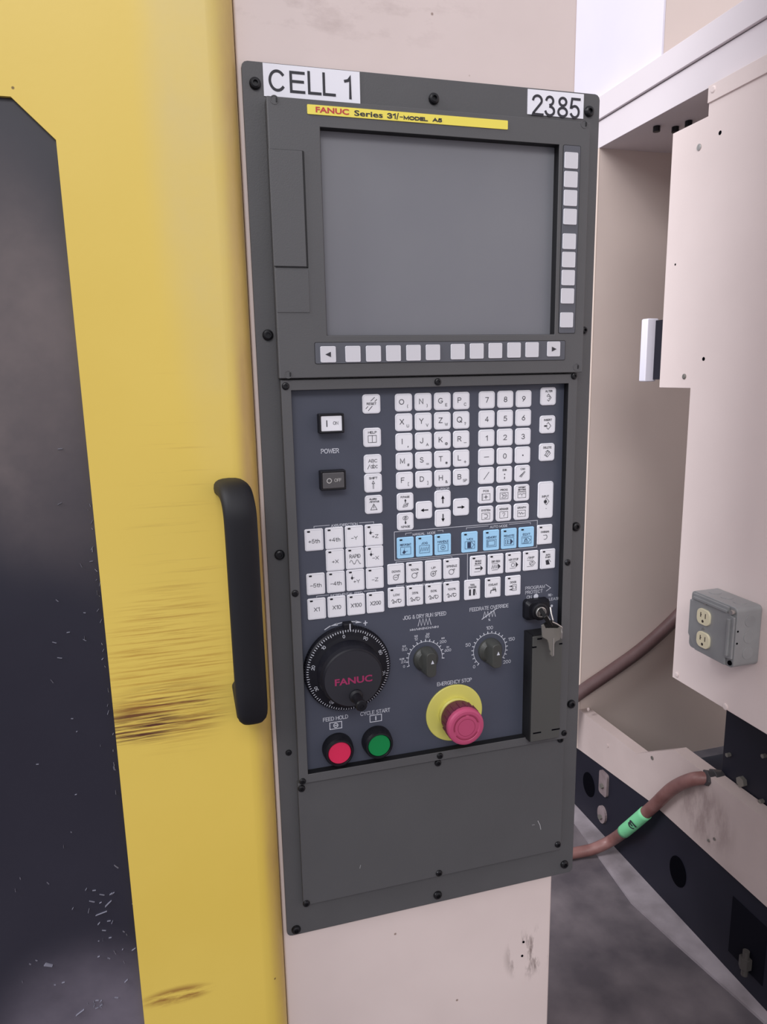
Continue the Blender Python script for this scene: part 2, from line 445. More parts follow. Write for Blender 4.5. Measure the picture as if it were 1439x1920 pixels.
EDGEW = mat('pale_worn_edge', (226, 208, 196), .5)

YEL = mat('yellow_door_paint', (228, 200, 96), .42, rgb2=(222, 193, 86), scale=3.5, bump=.04, bscale=200)
specks(YEL, (120, 96, 40), 26, hi=.035, dens=.35)
stain_or_light(YEL, (206, 190, 140), (-.035, 0, ZT + .0), (.05, .3, .40), .55, nscale=6, lo=.2, hi=.7)  # pale haze at the upper right, light put into the paint colour
stain_or_light(YEL, (172, 138, 92), (-.006, 0, ZT - .35), (.018, .3, .85), .75, nscale=12, lo=.25, hi=.6, stretch=(1, 1, .3))  # shade of the rounded right edge, put into the paint colour
stain_or_light(YEL, (120, 72, 40), (-.095, 0, ZT - .53), (.065, .3, .034), .95, stretch=(.16, 1, 5.0), nscale=70, lo=.46, hi=.60)
stain_or_light(YEL, (178, 132, 50), (-.090, 0, ZT - .49), (.066, .3, .095), .62, stretch=(.16, 1, 5.5), nscale=70, lo=.48, hi=.62)
stain_or_light(YEL, (84, 40, 34), (-.122, 0, ZT - .540), (.05, .3, .019), 1.0, stretch=(.12, 1, 5.5), nscale=70, lo=.47, hi=.56)
stain_or_light(YEL, (150, 104, 48), (-.108, 0, ZT - .817), (.04, .3, .012), .9, stretch=(.5, 1, 3), nscale=40, lo=.38, hi=.55)
stain_or_light(YEL, (184, 146, 66), (-.075, 0, ZT - .38), (.05, .3, .16), .4, stretch=(.14, 1, 5), nscale=50, lo=.58, hi=.70)

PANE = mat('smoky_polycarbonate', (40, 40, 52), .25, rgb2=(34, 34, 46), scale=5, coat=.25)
stain_or_light(PANE, (60, 59, 65), (-.17, 0, ZT - .10), (.16, .3, .28), .85, nscale=3, lo=.15, hi=.6)  # blurred reflections painted into the pane's colour along with a grime film
stain_or_light(PANE, (126, 114, 112), (-.185, 0, ZT - .235), (.075, .3, .19), .9, nscale=4, lo=.25, hi=.75)
stain_or_light(PANE, (84, 76, 78), (-.150, 0, ZT - .31), (.05, .3, .13), .6, nscale=6, lo=.2, hi=.7)
stain_or_light(PANE, (116, 110, 122), (-.185, 0, ZT - .85), (.11, .3, .13), .95, nscale=4, lo=.2, hi=.7)

# ================================================================== setting: floor
XF = .85                                    # face plane of the side enclosure
bm = BM(); box(bm, -3, 4, -4, 4, -.05, 0)
tag(obj('floor', bm, CONC), kind='structure')
padpts = [(1068, 1528), (1184, 1690), (1265, 1765), (1347, 1838), (1445, 1925)]
inner = [at(px, py, 2, .006) for px, py in padpts]
bm = BM(); prism(bm, [(p.x, p.y) for p in inner] + [(XF + .1, inner[-1].y - .3), (XF + .1, 1.2), (inner[0].x, 1.2)], .0005, .006, 2)
tag(obj('trim_1', bm, PAD), kind='structure')

# ================================================================== machine column (beige post)
post = empty('machine_column', (.147, .15, 0), 'tall beige sheet-metal machine column carrying the grey control panel', 'column')
bm = BM(); prism(bm, rrect(-.0036, .2965, .0035, .34, .002, 3), 0.0, 2.3, 2)
obj('column_skin', bm, BEIGE, post)
for px, py in ((982, 1766), (979.5, 1792)):
    x, z = F_(px, py, .0035); bm = BM(); lathe(bm, x, z, [(.0014, .0030), (.0014, .0045)], 14)
    obj('screw_hole', bm, HOLE, post)
for i, (px, py, r) in enumerate(((594, 1815, .0008), (806, 1770, .0007), (700, 1883, .0009), (996, 1672, .0008))):
    pass

# ================================================================== yellow sliding door with window
YD = -.015
door = empty('machine_door', (-.4, .01, ZT - 1.2), 'yellow sliding machine door with a dark clear window', 'door')
zt, zb = 2.25, .12
wx1 = F_(105, 262, YD)[0]; wx0 = -.72
wz = F_(105, 262, YD)[1]; wtx, wtz = F_(20, 181, YD)
wb = .25
# front skin: outline with window hole, built as strips that share the front plane
bm = BM()
def facing(pts):
    return bm.faces.new([bm.verts.new((x, YD, z)) for x, z in pts])
XE = -.0262                                   # where the rounded edge starts
facing([(-.95, zb), (wx0, zb), (wx0, zt), (-.95, zt)])
facing([(wx0, zb), (wx1, zb), (wx1, wb), (wx0, wb)])
facing([(wx1, zb), (XE, zb), (XE, zt), (wx1, zt), (wx1, wz), ])
facing([(wx0, wtz), (wtx, wtz), (wx1, wz), (wx1, zt), (wx0, zt)])
# sheet thickness round the window
ring = [(wx0, wb), (wx1, wb), (wx1, wz), (wtx, wtz), (wx0, wtz)]
for (a, b), (c, d) in zip(ring, ring[1:] + ring[:1]):
    bm.faces.new([bm.verts.new(p) for p in ((a, YD, b), (c, YD, d), (c, YD + .003, d), (a, YD + .003, b))])
# rounded right edge
prof = [(XE + (.022) * math.sin(math.radians(t)), YD + .018 * (1 - math.cos(math.radians(t)))) for t in range(0, 91, 10)] + [(XE + .022, .06)]
vs = [(bm.verts.new((x, y, zb)), bm.verts.new((x, y, zt))) for x, y in prof]
for (a, b), (c, d) in zip(vs, vs[1:]): bm.faces.new((a, c, d, b))
bmesh.ops.remove_doubles(bm, verts=bm.verts, dist=1e-5)
for f in bm.faces: f.smooth = False
o = obj('door_skin', bm, YEL, door)
for p in o.data.polygons:
    if p.center.x + wloc(door).x > XE - .001: p.use_smooth = True
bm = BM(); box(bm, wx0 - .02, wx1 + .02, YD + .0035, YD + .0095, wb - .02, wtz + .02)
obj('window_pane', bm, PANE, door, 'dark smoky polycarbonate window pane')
# metal chips stuck on the pane
CHIP = mat('aluminium_chip', (132, 132, 146), .5, metal=.2)
bm = BM()
def chip(px, py, L, a, t=.0005):
    x, z = F_(px, py, YD + .0033); c, s = math.cos(a), math.sin(a)
    k = [(x + c * L * u - s * t * v, z + s * L * u + c * t * v) for u, v in ((-.5, -.6), (.5, -.3), (.5, .5), (-.4, .7))]
    prism(bm, k, YD + .0022, YD + .0036)
for i in range(26):
    chip(random.gauss(228, 14) if i % 2 else random.uniform(165, 250), random.gauss(1745, 60), random.uniform(.0015, .005), random.uniform(0, 3.1), random.uniform(.0001, .00035))
for i in range(16):
    chip(random.uniform(90, 195), random.uniform(840, 1290), random.uniform(.001, .004), random.uniform(0, 3.1), random.uniform(.0001, .0003))
for i in range(20):
    chip(random.uniform(5, 215), random.uniform(1290, 1900), random.uniform(.001, .003), random.uniform(0, 3.1), random.uniform(.0001, .0002))
for k in range(26):
    t = random.random(); py = 940 + t * 560; px = 171 + (py - 940) * .0995 - random.uniform(1, 8)
    chip(px, py, random.uniform(.001, .004), random.uniform(.6, 2.2), random.uniform(.0001, .0004))
chip(91, 1809, .007, -.5, .0022); chip(203, 1694, .008, .7, .0006); chip(190, 1712, .010, .2, .0003); chip(150, 1898, .009, .55, .0003)
for a in range(7):
    chip(184 + 8 * math.cos(a * .9), 1882 + 7 * math.sin(a * .9), .0028, a * .9 + 1.57, .00022)
tag(obj('metal_chips', bm, CHIP, door), kind='stuff')
# handle: bracket feet on the door, long oval grip standing off towards the viewer
def HP(px, py, y): return at(px, py, 1, y)
Yh = -.062
path = [HP(430, 914, YD + .001), HP(434, 916, -.030), HP(442, 926, -.050), HP(449, 955, -.060), HP(453, 1000, Yh), HP(459, 1100, Yh), HP(465, 1200, Yh),
        HP(471, 1295, Yh), HP(473, 1330, -.060)]
bm = BM(); sp = spline(path, 6)
n = len(sp); rr = [.0122] * n
rings = []
def oval_ring(c, t, rx, ry, n=20):
    s = Vector((1, 0, 0)); s = (s - t * s.dot(t)).normalized(); u = t.cross(s).normalized()
    out = []
    for k in range(n):
        a = 2 * math.pi * k / n; ca, sa = math.cos(a), math.sin(a)
        out.append(c + s * rx * math.copysign(abs(ca) ** .75, ca) + u * ry * math.copysign(abs(sa) ** .75, sa))
    return out
for i, p in enumerate(sp):
    t = (sp[min(i + 1, n - 1)] - sp[max(i - 1, 0)]).normalized()
    e = i / (n - 1)
    rings.append(oval_ring(p, t, .0130, .0082))
p = sp[-1]; t = (sp[-1] - sp[-2]).normalized()
for k, s in ((.004, .97), (.008, .88), (.011, .7), (.0125, .4)):
    rings.append(oval_ring(p + t * k, t, .0130 * s, .0080 * s))
loft(bm, rings)
hnd = obj('door_handle', bm, HANDLE, door, 'long black plastic pull handle', smooth=True)
# lower foot of the handle
bm = BM()
r0 = [HP(px, py, YD + .001) for px, py in ((434, 1284), (441, 1274), (452, 1274), (458, 1290), (459, 1340), (450, 1352), (444, 1345))]
r1 = [HP(px, py, -.056) for px, py in ((452, 1288), (458, 1280), (478, 1280), (486, 1292), (486, 1345), (478, 1358), (462, 1356))]
loft(bm, [[tuple(q) for q in r0], [tuple(q) for q in r1]])
obj('handle_foot', bm, HANDLE, door, bevel=.002)

# ================================================================== mounting plate
def screw(name, x, z, y, r, h, parent, m=BLACKS):
    key = ('screw', round(r, 5))
    if key not in _mesh:
        b = BM(); lathe(b, 0, 0, [(r, .0002), (r, -h * .35), (r * .86, -h * .8), (r * .6, -h), (r * .42, -h), (r * .40, -h * .45)], 20)
        a = r * .32
        bmesh.ops.recalc_face_normals(b, faces=b.faces)
        me = bpy.data.meshes.new('screw'); b.to_mesh(me); b.free(); me.materials.append(m)
        _mesh[key] = me
    o = bpy.data.objects.new(name, _mesh[key]); COL.objects.link(o); o.parent = parent
    o.location = Vector((x, y, z)) - wloc(parent)
    return o
_mesh = {}
plate = empty('mounting_plate', (.16, .0017, ZT - .7945), 'tall charcoal grey steel mounting plate behind the control units on the beige column', 'plate')
bm = BM(); prism(bm, rrect(0, .32, ZT - .7945, ZT, .005, 3), 0, .0033)
obj('plate_sheet', bm, PLATE, plate, bevel=.0006)
for px, py in ((479, 155), (815, 184), (1107, 208), (503, 628), (1097, 619), (525, 1041), (1082, 988), (542, 1413), (1073, 1321), (556, 1745), (822, 1680), (1060, 1622)):
    x, z = F_(px, py, -.002)
    if (px, py) == (542, 1413): screw('screw', x, z, 0, .0030, .0015, plate)
    else: screw('screw', x, z, 0, .0046 if py != 619 else .0034, .0032, plate)
# hairline scratch on the lower cover is added with that cover

# ================================================================== stickers
def sticker(px4, label, y0=-.0002):
    x0, x1, z0, z1 = rect(*px4, 0)
    return x0, x1, z0, z1
x0, x1, z0, z1 = sticker(((493, 116.8), (674.7, 133.8), (675, 188.3), (494.5, 177.5)), '')
s1 = empty('number_sticker', ((x0 + x1) / 2, 0, z0), 'white sticker reading CELL 1 at the upper left of the grey plate', 'sticker')
zc = F_(584, 155, 0)[1]
bm = BM(); box(bm, x0, x1, -.0006, -.0001, z0 - .002, min(z1, ZT - .0008)); obj('sticker_sheet', bm, STICK, s1)
P = Print(1, 0)
ca, cb = F_(503, 155, 0), F_(664, 170, 0)
def glyphs(P, specs, hz, zmid, off):
    for ch, xa, xb in specs: P.text(ch, (xa + xb) / 2, zmid, hz, xb - xa, off)
hx = lambda px, py: F_(px, py, 0)[0]
top = F_(580, 138, 0)[1]; bot = F_(580, 176, 0)[1]
zmid = (top + bot) / 2; hz = top - bot
STK = .018
def stroke_letters(P, s, xs, zb, h, t):
    """Sans capitals drawn with one pen width"""
    for ch, (xa, xb) in zip(s, xs):
        w_ = xb - xa; X = lambda u: xa + u * w_; Z = lambda v: zb + v * h
        def arc(cx, cz, rx, rz, a0, a1, n=18):
            return [(X(cx + rx * math.cos(math.radians(a0 + (a1 - a0) * i / n))), Z(cz + rz * math.sin(math.radians(a0 + (a1 - a0) * i / n)))) for i in range(n + 1)]
        q = t / h / 2; e = t / w_ / 2
        if ch == 'C': P.line(arc(.5, .5, .5 - e, .5 - q, 42, 318, 28), t)
        if ch == 'E':
            P.line([(X(1), Z(1 - q)), (X(e), Z(1 - q)), (X(e), Z(q)), (X(1), Z(q))], t); P.line([(X(e), Z(.53)), (X(.93), Z(.53))], t)
        if ch == 'L': P.line([(X(e), Z(1)), (X(e), Z(q)), (X(1), Z(q))], t)
        if ch == '1': P.line([(X(.1), Z(.76)), (X(.45), Z(.80)), (X(.8 - e), Z(1 - q)), (X(.8 - e), Z(0))], t)
        if ch == '2': P.line(arc(.5, .72, .5 - e, .28 - q, 170, -40, 18) + [(X(e + .04), Z(q + .06)), (X(e), Z(q)), (X(1), Z(q))], t)
        if ch == '3':
            P.line(arc(.48, .745, .42 - e, .255 - q, 165, -80, 16), t); P.line(arc(.5, .27, .5 - e, .27 - q, 85, -165, 18), t)
        if ch == '8':
            P.line(arc(.5, .755, .42 - e, .245 - q, 0, 360, 24), t); P.line(arc(.5, .265, .5 - e, .265 - q, 0, 360, 26), t)
        if ch == '5':
            P.line([(X(.93), Z(1 - q)), (X(.2), Z(1 - q)), (X(.1), Z(.52))] + arc(.48, .33, .5 - e, .33 - q, 135, -150, 20), t)
zb_ = F_(580, 176.5, 0)[1]
xs = [(hx(503.5, 150), hx(536, 152)), (hx(543, 152), hx(569.5, 155)), (hx(577, 157), hx(600, 158)), (hx(605, 160), hx(627, 162)), (hx(646, 160), hx(662, 162))]
stroke_letters(P, 'CELL1', xs, F_(520, 172.5, 0)[1], F_(520, 131, 0)[1] - F_(520, 172.5, 0)[1], .0021)
P.make('lettering', INK, s1, (0, -.0008, 0))
x0, x1, z0, z1 = rect((989.6, 167.3), (1095.2, 176.8), (1093.2, 223.8), (989.1, 213.8), 0)
s2 = empty('number_sticker', ((x0 + x1) / 2, 0, z0), 'small white sticker reading 2385 at the upper right corner of the grey plate', 'sticker')
bm = BM(); box(bm, x0, x1, -.0006, -.0001, z0, z1); obj('sticker_sheet', bm, STICK, s2)
P = Print(1, 0)
xs = [(hx(997.5, 195), hx(1017.5, 197)), (hx(1021, 197), hx(1041, 199)), (hx(1045, 199), hx(1065, 201)), (hx(1068.5, 201), hx(1087.5, 203))]
zb_ = F_(1040, 220.0, 0)[1]
stroke_letters(P, '2385', xs, zb_, F_(1040, 180.5, 0)[1] - zb_, .0021)
P.make('lettering', INK, s2, (0, -.0008, 0))

# ================================================================== display unit
YB = -.0120
L0, L1, Lz0, Lz1 = .0170, .3040, ZT - .2462, ZT - .0284
disp = empty('display_unit', ((L0 + L1) / 2, -.003, Lz0), 'charcoal display unit with grey screen and soft keys below and beside it', 'display')
sx0, sx1, sz0, sz1 = rect((601.5, 240), (1050, 269.6), (1039.5, 625), (613.5, 630.6), YB)
bm = BM(); frame(bm, (L0, L1, Lz0, Lz1), (sx0, sx1, sz0, sz1), YB, -.0002, True)
o = obj('bezel', bm, [BEZ, EDGE], disp, bevel=.0008)
bm = BM(); box(bm, sx0 - .002, sx1 + .002, -.0035, -.0010, sz0 - .002, sz1 + .002)
obj('screen', bm, SCREEN, disp, 'matte grey unlit screen')
# yellow name strip
x0, x1, z0, z1 = rect((576.3, 196.4), (952.6, 225.9), (952, 242.6), (576.3, 214.6), YB)
bm = BM(); prism(bm, rrect(x0, x1, z0, z1, .0006, 2), YB - .0006, YB + .0001)
ns = obj('name_strip', bm, YLAB, disp, 'narrow yellow name strip')
hxb = lambda px, py: F_(px, py, YB)[0]
P = Print(1, 0); zc = (z0 + z1) / 2; hh = z1 - z0
P.text('FANUC', (hxb(592, 208) + hxb(654.5, 212)) / 2, zc + .0001, hh * .60, hxb(654.5, 212) - hxb(592, 208), .028)
P.make('red_lettering', RINK, ns, (0, YB - .0008, 0), 'bold red lettering')
P = Print(1, 0)
P.text('Series', (hxb(664, 213) + hxb(718, 218)) / 2, zc - .0002, hh * .60, hxb(717.5, 218) - hxb(664, 213), .022)
P.text('31', (hxb(726, 218) + hxb(742, 220)) / 2, zc - .0002, hh * .60, hxb(742.5, 220) - hxb(726, 218), pen=.00095)
P.line([(hxb(745.5, 220) - .0006, zc - .0022), (hxb(745.5, 220) + .0002, zc + .0006)], .0008); P.line([(hxb(745.5, 220) + .0004, zc + .0015), (hxb(745.5, 220) + .0006, zc + .0021)], .0008)
P.line([(hxb(750, 221), zc - .0004), (hxb(755, 221), zc - .0004)], .0006)
P.text('MODEL', (hxb(757, 222) + hxb(802, 226)) / 2, zc - .0007, hh * .42, hxb(802.5, 226) - hxb(757, 222), pen=.00085)
P.text('A5', (hxb(811, 226) + hxb(829, 227)) / 2, zc - .0006, hh * .44, hxb(829, 227) - hxb(811, 226), pen=.00085)
P.make('dark_lettering', INK, ns, (0, YB - .0008, 0), 'bold dark lettering')
# card cover and plain insert on the left side
x0, x1, z0, z1 = rect((504, 279), (570, 283), (577, 501), (515, 502), YB - .001)
bm = BM(); box(bm, L0 - .0004, x1 - .0010, YB - .0012, YB + .0006, z0 + .0008, z1)
obj('card_cover', bm, BEZ, disp, bevel=.0004)
bm = BM(); box(bm, x1 - .0009, x1 + .0006, YB - .0003, YB + .0004, z0, z1); box(bm, L0 + .001, x1, YB - .0003, YB + .0004, z0 - .0002, z0 + .0006)
box(bm, L0 + .001, x1, YB - .0003, YB + .0004, z1, z1 + .0004)
obj('cover_gap', bm, EDGE, disp, 'black shadow gap round the card cover')
x0, x1, z0, z1 = rect((515, 504), (579, 508), (581, 585), (522, 587), YB)
bm = BM(); box(bm, L0 + .0006, x1, YB - .0005, YB + .0006, z0, z1)
obj('plain_insert', bm, BEZ, disp, bevel=.0003)
for px, py in ((517, 187), (1098, 233), (543, 702), (1083, 688)):
    x, z = F_(px, py, YB); bm = BM(); lathe(bm, x - .001, z, [(.0034, YB + .0001), (.0034, YB - .0003), (.0028, YB - .0003), (.0027, YB + .00002)], 20)
    d_ = obj('screw_cap', bm, BEZ, disp)
    bm = BM(); box(bm, x + .0002, x + .0011, YB - .0006, YB + .0002, z - .0016, z + .0016); obj('slot', bm, EDGE, d_)
# soft keys
def soft_strip(px4):
    x0, x1, z0, z1 = rect(*px4, YB)
    bm = BM(); prism(bm, rrect(x0, x1, z0, z1, .0015, 3), YB - .0002, YB + .0001)
    o = obj('soft_key_strip', bm, EDGE, disp)
    bm = BM(); e = .0005; prism(bm, rrect(x0 + e, x1 - e, z0 + e, z1 - e, .0012, 3), YB - .0004, YB - .0001)
    obj('strip_film', bm, STRIP, o)
soft_strip(((589.3, 643.9), (1061.4, 635.9), (1059.4, 672.7), (591.3, 685.9)))
soft_strip(((1056.4, 270.6), (1090.7, 273.9), (1077.7, 625.9), (1047.2, 625)))
def key_mesh(name, w, h, r, t, m, m2, inset=.0009):
    k = (name, round(w, 4), round(h, 4))
    if k not in _mesh:
        b = BM()
        rings = []
        for d, y in ((0, 0), (0, -t * .55), (inset * .35, -t * .9), (inset, -t), (inset * 1.5, -t * .93)):
            rings.append([(x, y, z) for x, z in rrect(-w / 2 + d, w / 2 - d, -h / 2 + d, h / 2 - d, max(r - d, .0003), 4)])
        loft(b, rings)
        bmesh.ops.recalc_face_normals(b, faces=b.faces)
        me = bpy.data.meshes.new(name); b.to_mesh(me); b.free()
        me.materials.append(m); me.materials.append(m2)
        nr = len(rings[0])
        for i, p in enumerate(me.polygons):
            if 3 * nr <= i < 4 * nr: p.material_index = 1
        _mesh[k] = me
    return _mesh[k]
SK = key_mesh('soft_key', .0134, .0136, .0012, .0009, SOFT, SOFT, .0005)
ys = YB - .0004
def soft(px, py, arrow=None):
    x, z = F_(px, py, ys - .0005)
    o = bpy.data.objects.new('soft_key', SK); COL.objects.link(o); o.parent = disp
    o.location = Vector((x, ys, z)) - wloc(disp)
    if arrow:
        P = Print(); P.poly([(-2.6 * arrow, 0), (2.2 * arrow, 2.2), (2.2 * arrow, -2.2)])
        P.make('arrow', INK, o, (x, ys - .0011, z))
soft(615.9, 664.6, 1)
for px, py in ((662.4, 663.9), (700.9, 663.4), (738.4, 662.6), (776, 661.7), (812.5, 660.9), (859.1, 659.6), (894.6, 658.4), (929.6, 657.6), (964.6, 656.6), (998.4, 655.9)): soft(px, py)
soft(1038.9, 654.6, -1)
for px, py in ((1072, 300.9), (1071.2, 336.4), (1070.4, 371.4), (1069.7, 406.5), (1068.2, 452.7), (1067.2, 487), (1066.2, 520.8), (1064.9, 555.1), (1063.2, 600.1)): soft(px, py)

# ================================================================== operator panel
YO = -.0090; YM = -.0010
ox0, ox1, oz0, oz1 = rect((527, 716), (1086, 700), (1060, 1383), (562, 1473), YO)
ix0, ix1, iz0, iz1 = rect((548, 738), (1067, 714), (1047, 1372), (577, 1452), YO)
oz1 = Lz0 - .0012
op = empty('operator_panel', ((ox0 + ox1) / 2, -.003, oz0), 'operator panel with rows of white and light blue keys, dials and an emergency stop', 'control panel')
bm = BM(); frame(bm, (ox0, ox1, oz0, oz1), (ix0, ix1, iz0, iz1), YO, -.0002, True)
obj('panel_frame', bm, [BEZ, EDGE], op, bevel=.0006)
bm = BM(); box(bm, ix0 - .002, ix1 + .002, YM, YM + .0008, iz0 - .002, iz1 + .002)
memb = obj('membrane', bm, MEMB, op, 'dark blue grey membrane sheet')
for px, py in ((536, 724), (822, 716), (1078, 705), (554, 1113), (1066, 1055), (568, 1466), (826, 1418), (1059, 1375)):
    x, z = F_(px, py, YO - .001); screw('screw', x, z, YO, .0032, .0018, op)

# ---- keys
YK = YM
KT = .0013
def K(x, z, w, h, label, fn, name='key', blue=False, led=False, r=.0028):
    me = key_mesh('key_blue' if blue else 'key_white', w, h, r, KT, KEYB if blue else KEYW, KEYB if blue else KEYE)
    o = bpy.data.objects.new(name, me); COL.objects.link(o); o.parent = op
    o.location = Vector((x, YK, z)) - wloc(op); o['label'] = label
    P = Print(); fn(P)
    P.make('legend', INKB if blue else INK, o, (x, YK - KT - .00008, z))
    if led:
        k = 'led'
        if k not in _mesh:
            b = BM(); prism(b, rrect(-.0014, .0014, -.0007, .0007, .0006, 3), 0, -.0003)
            bmesh.ops.recalc_face_normals(b, faces=b.faces)
            m_ = bpy.data.meshes.new('led'); b.to_mesh(m_); b.free(); m_.materials.append(BLACK); _mesh[k] = m_
        l = bpy.data.objects.new('led', _mesh[k]); COL.objects.link(l); l.parent = o
        l.location = (-w / 2 + .0038, -KT + .0001, h / 2 - .0023)
    return o
# grid measured on the panel (metres from the panel's top left corner)
X0, PX, Z0, PZ = .1291, .01866, -.2697, .01782
def mx(c): return X0 + PX * c
def mz(r): return ZT + Z0 - PZ * r
MK = .0163
def letter(a, b, wide=None):
    def f(P):
        P.text(a, -2.0, .6, 4.9 if a != 'Q' else 5.4, None)
        if b in ('(', ')', '[', ']'): P.text(b, 3.6, -3.4, 3.0)
        elif b in ('.',): P.disc(3.6, -4.2, .4)
        elif b == ',': P.line([(3.7, -4), (3.4, -4.9)], .6)
        elif b in ('-', '_'): P.line([(2.5, -3.2), (4.9, -3.2)], .4)
        elif b == '=': P.line([(2.5, -2.9), (4.9, -2.9)], .35); P.line([(2.5, -3.9), (4.9, -3.9)], .35)
        elif b in ('+', '*'):
            P.line([(2.6, -3.4), (4.8, -3.4)], .4); P.line([(3.7, -2.3), (3.7, -4.5)], .4)
            if b == '*': P.line([(2.9, -2.6), (4.5, -4.2)], .35); P.line([(2.9, -4.2), (4.5, -2.6)], .35)
        else: P.text(b, 3.6, -3.3, 2.7)
    return f
rows = ['ONGP', 'XYZQ', 'IJKR', 'MSTL', 'FDHB']
subs = [['(', ')', 'E', 'C'], ['U', 'V', 'W', '?'], [',', 'A', '@', '_'], ['#', '=', '*', '+'], ['[', ']', '&', 'SP']]
for r in range(5):
    for c in range(4):
        K(mx(c), mz(r), MK, MK * .985, 'white letter key marked ' + rows[r][c], letter(rows[r][c], subs[r][c]))
NX = [.2106, .2295, .2484]
nums = [['7', '8', '9'], ['4', '5', '6'], ['1', '2', '3'], ['-', '0', '.'], ['/', 'EOB', 'CAN']]
def num(s):
    def f(P):
        if s == '-': P.line([(-2.3, 0), (2.3, 0)], .5)
        elif s == '.': P.disc(0, -.2, .7)
        elif s == '/': P.line([(-2.5, -3.4), (2.6, 3.2)], .5)
        elif s == 'EOB': P.text('EOB', 0, 4.4, 2.0, 4.2); P.disc(0, .2, .6); P.line([(0, -2.6), (0, -3.6)], .8); P.line([(.2, -3.4), (-.3, -4.4)], .5)
        elif s == 'CAN':
            P.text('CAN', .2, 4.4, 2.0, 4.8)
            for d in (-1.2, 0, 1.2): P.line([(-2.3 + d * .8, -3.2 - d * .3), (2.0 + d * .6, 2.0 + d * .2 - abs(d) * .6)], .45)
        else: P.text(s, 0, 0, 5.0)
    return f
names = {'-': 'minus', '.': 'decimal point', '/': 'slash'}
for r in range(5):
    for c in range(3):
        s = nums[r][c]
        K(NX[c], mz(r), MK, MK * .985, 'white key marked ' + names.get(s, s), num(s))
def boxed(s, icon, two=None):
    def f(P):
        if two: P.text(s, 0, 5.3, 1.5, 8); P.text(two, 0, 3.1, 1.5, 8.4)
        else: P.text(s, 0, 4.1, 2.0, min(9.5, 1.75 * len(s) + .6))
        P.line([(-4.2, 1.4), (4.2, 1.4), (4.2, -4.8), (-4.2, -4.8)], .35, True)
        icon(P)
    return f
def i_plus(P): P.line([(-2, -1.7), (2, -1.7)], .35); P.line([(0, .3), (0, -3.7)], .35); P.ring(0, -1.7, .9, .3); P.line([(-3.4, 1), (-3.4, -4.4)], .3)
def i_tape(P): P.line([(-2.4, .2), (1.4, .2), (3.0, -1.7), (1.4, -3.6), (-2.4, -3.6), (-.6, -1.7), (-2.4, .2)], .35); P.line([(-1, -1.7), (1.6, -1.7)], .5)
def i_off(P): P.line([(-3.4, -1.4), (-1.4, -.8), (0, -1.6), (2, -.6), (3.4, -1.2)], .4); P.line([(0, -1.6), (0, -3.6)], .35); P.line([(-3.4, .7), (3.4, .7)], .3)
def i_sys(P): P.ring(0, -1.7, 1.9, .45, 12, -120, 90); P.line([(-1.6, -.1), (.2, .2)], .4); P.line([(-1.4, -3.3), (0, -3.6)], .4)
def i_msg(P): P.ring(0, -.9, 1.2, .35, 12, -90, 180); P.line([(0, -2.1), (0, -3.6)], .4)
def i_gra(P): P.line([(-3.4, -1.6), (-2.4, -.4), (-1.2, -2.6), (0, -.6), (1.2, -2.4), (3.2, -1.4)], .4)
for r, row in enumerate(((('POS', i_plus), ('PROG', i_tape), ('OFFSET', i_off)), (('SYSTEM', i_sys), ('MESSAGE', i_msg), ('GRAPH', i_gra)))):
    for c, (s, ic) in enumerate(row):
        K(NX[c] - .0003, ZT - .3599 - .0187 * r, MK, MK * 1.0, 'white function key marked ' + s, boxed(s, ic, 'SETTING' if s == 'OFFSET' else None))
# left column
def place(px, py): return F_(px, py, YK - KT)
def f_reset(P):
    P.text('RESET', 0, .2, 2.1, 9)
    P.line([(-.6, 2.6), (2.8, 5.6)], .5); P.line([(3.2, 2.2), (5, 3.9)], .5); P.line([(-5.2, -4.0), (-3.4, -2.2)], .5); P.line([(-3, -5.8), (.6, -2.0)], .5)
def f_help(P): P.text('HELP', .2, 4.6, 2.2, 8); P.line([(-3.8, 1.8), (3.8, 1.8), (3.8, -4.4), (-3.8, -4.4)], .4, True); P.line([(0, 1.8), (0, -4.4)], .4)
def f_abc(P): P.text('ABC', 0, 2.8, 3.0, 8.4); P.text('/', -4, -2.6, 3.8); P.text('abc', 1.2, -2.6, 2.9, 6.6)
def f_shift(P): P.text('SHIFT', 0, 4.6, 2.2, 8); P.line([(-1.2, -.4), (0, 2), (1.2, -.4), (0, -.4)], .4, True); P.line([(-.4, -.4), (-.4, -5.2)], .3); P.line([(.4, -.4), (.4, -5.2)], .3)
def f_alarm(P):
    P.text('ALARM', -.6, 5.2, 1.7, 7); P.text('/STATUS', .6, 2.7, 1.7, 9.2)
    P.line([(-3, -4.8), (3, -4.8), (0, .6)], .45, True); P.line([(0, -.9), (0, -3.1)], .5)
for px, py, s, fn in ((697.3, 757.4, 'RESET', f_reset), (698.5, 820.3, 'HELP', f_help), (699.4, 869.8, 'ABC', f_abc), (700.4, 905.8, 'SHIFT', f_shift), (701.3, 946.1, 'ALARM STATUS', f_alarm)):
    x, z = place(px, py); K(.0990, z, .0166, .0172, 'white key marked ' + s, fn)
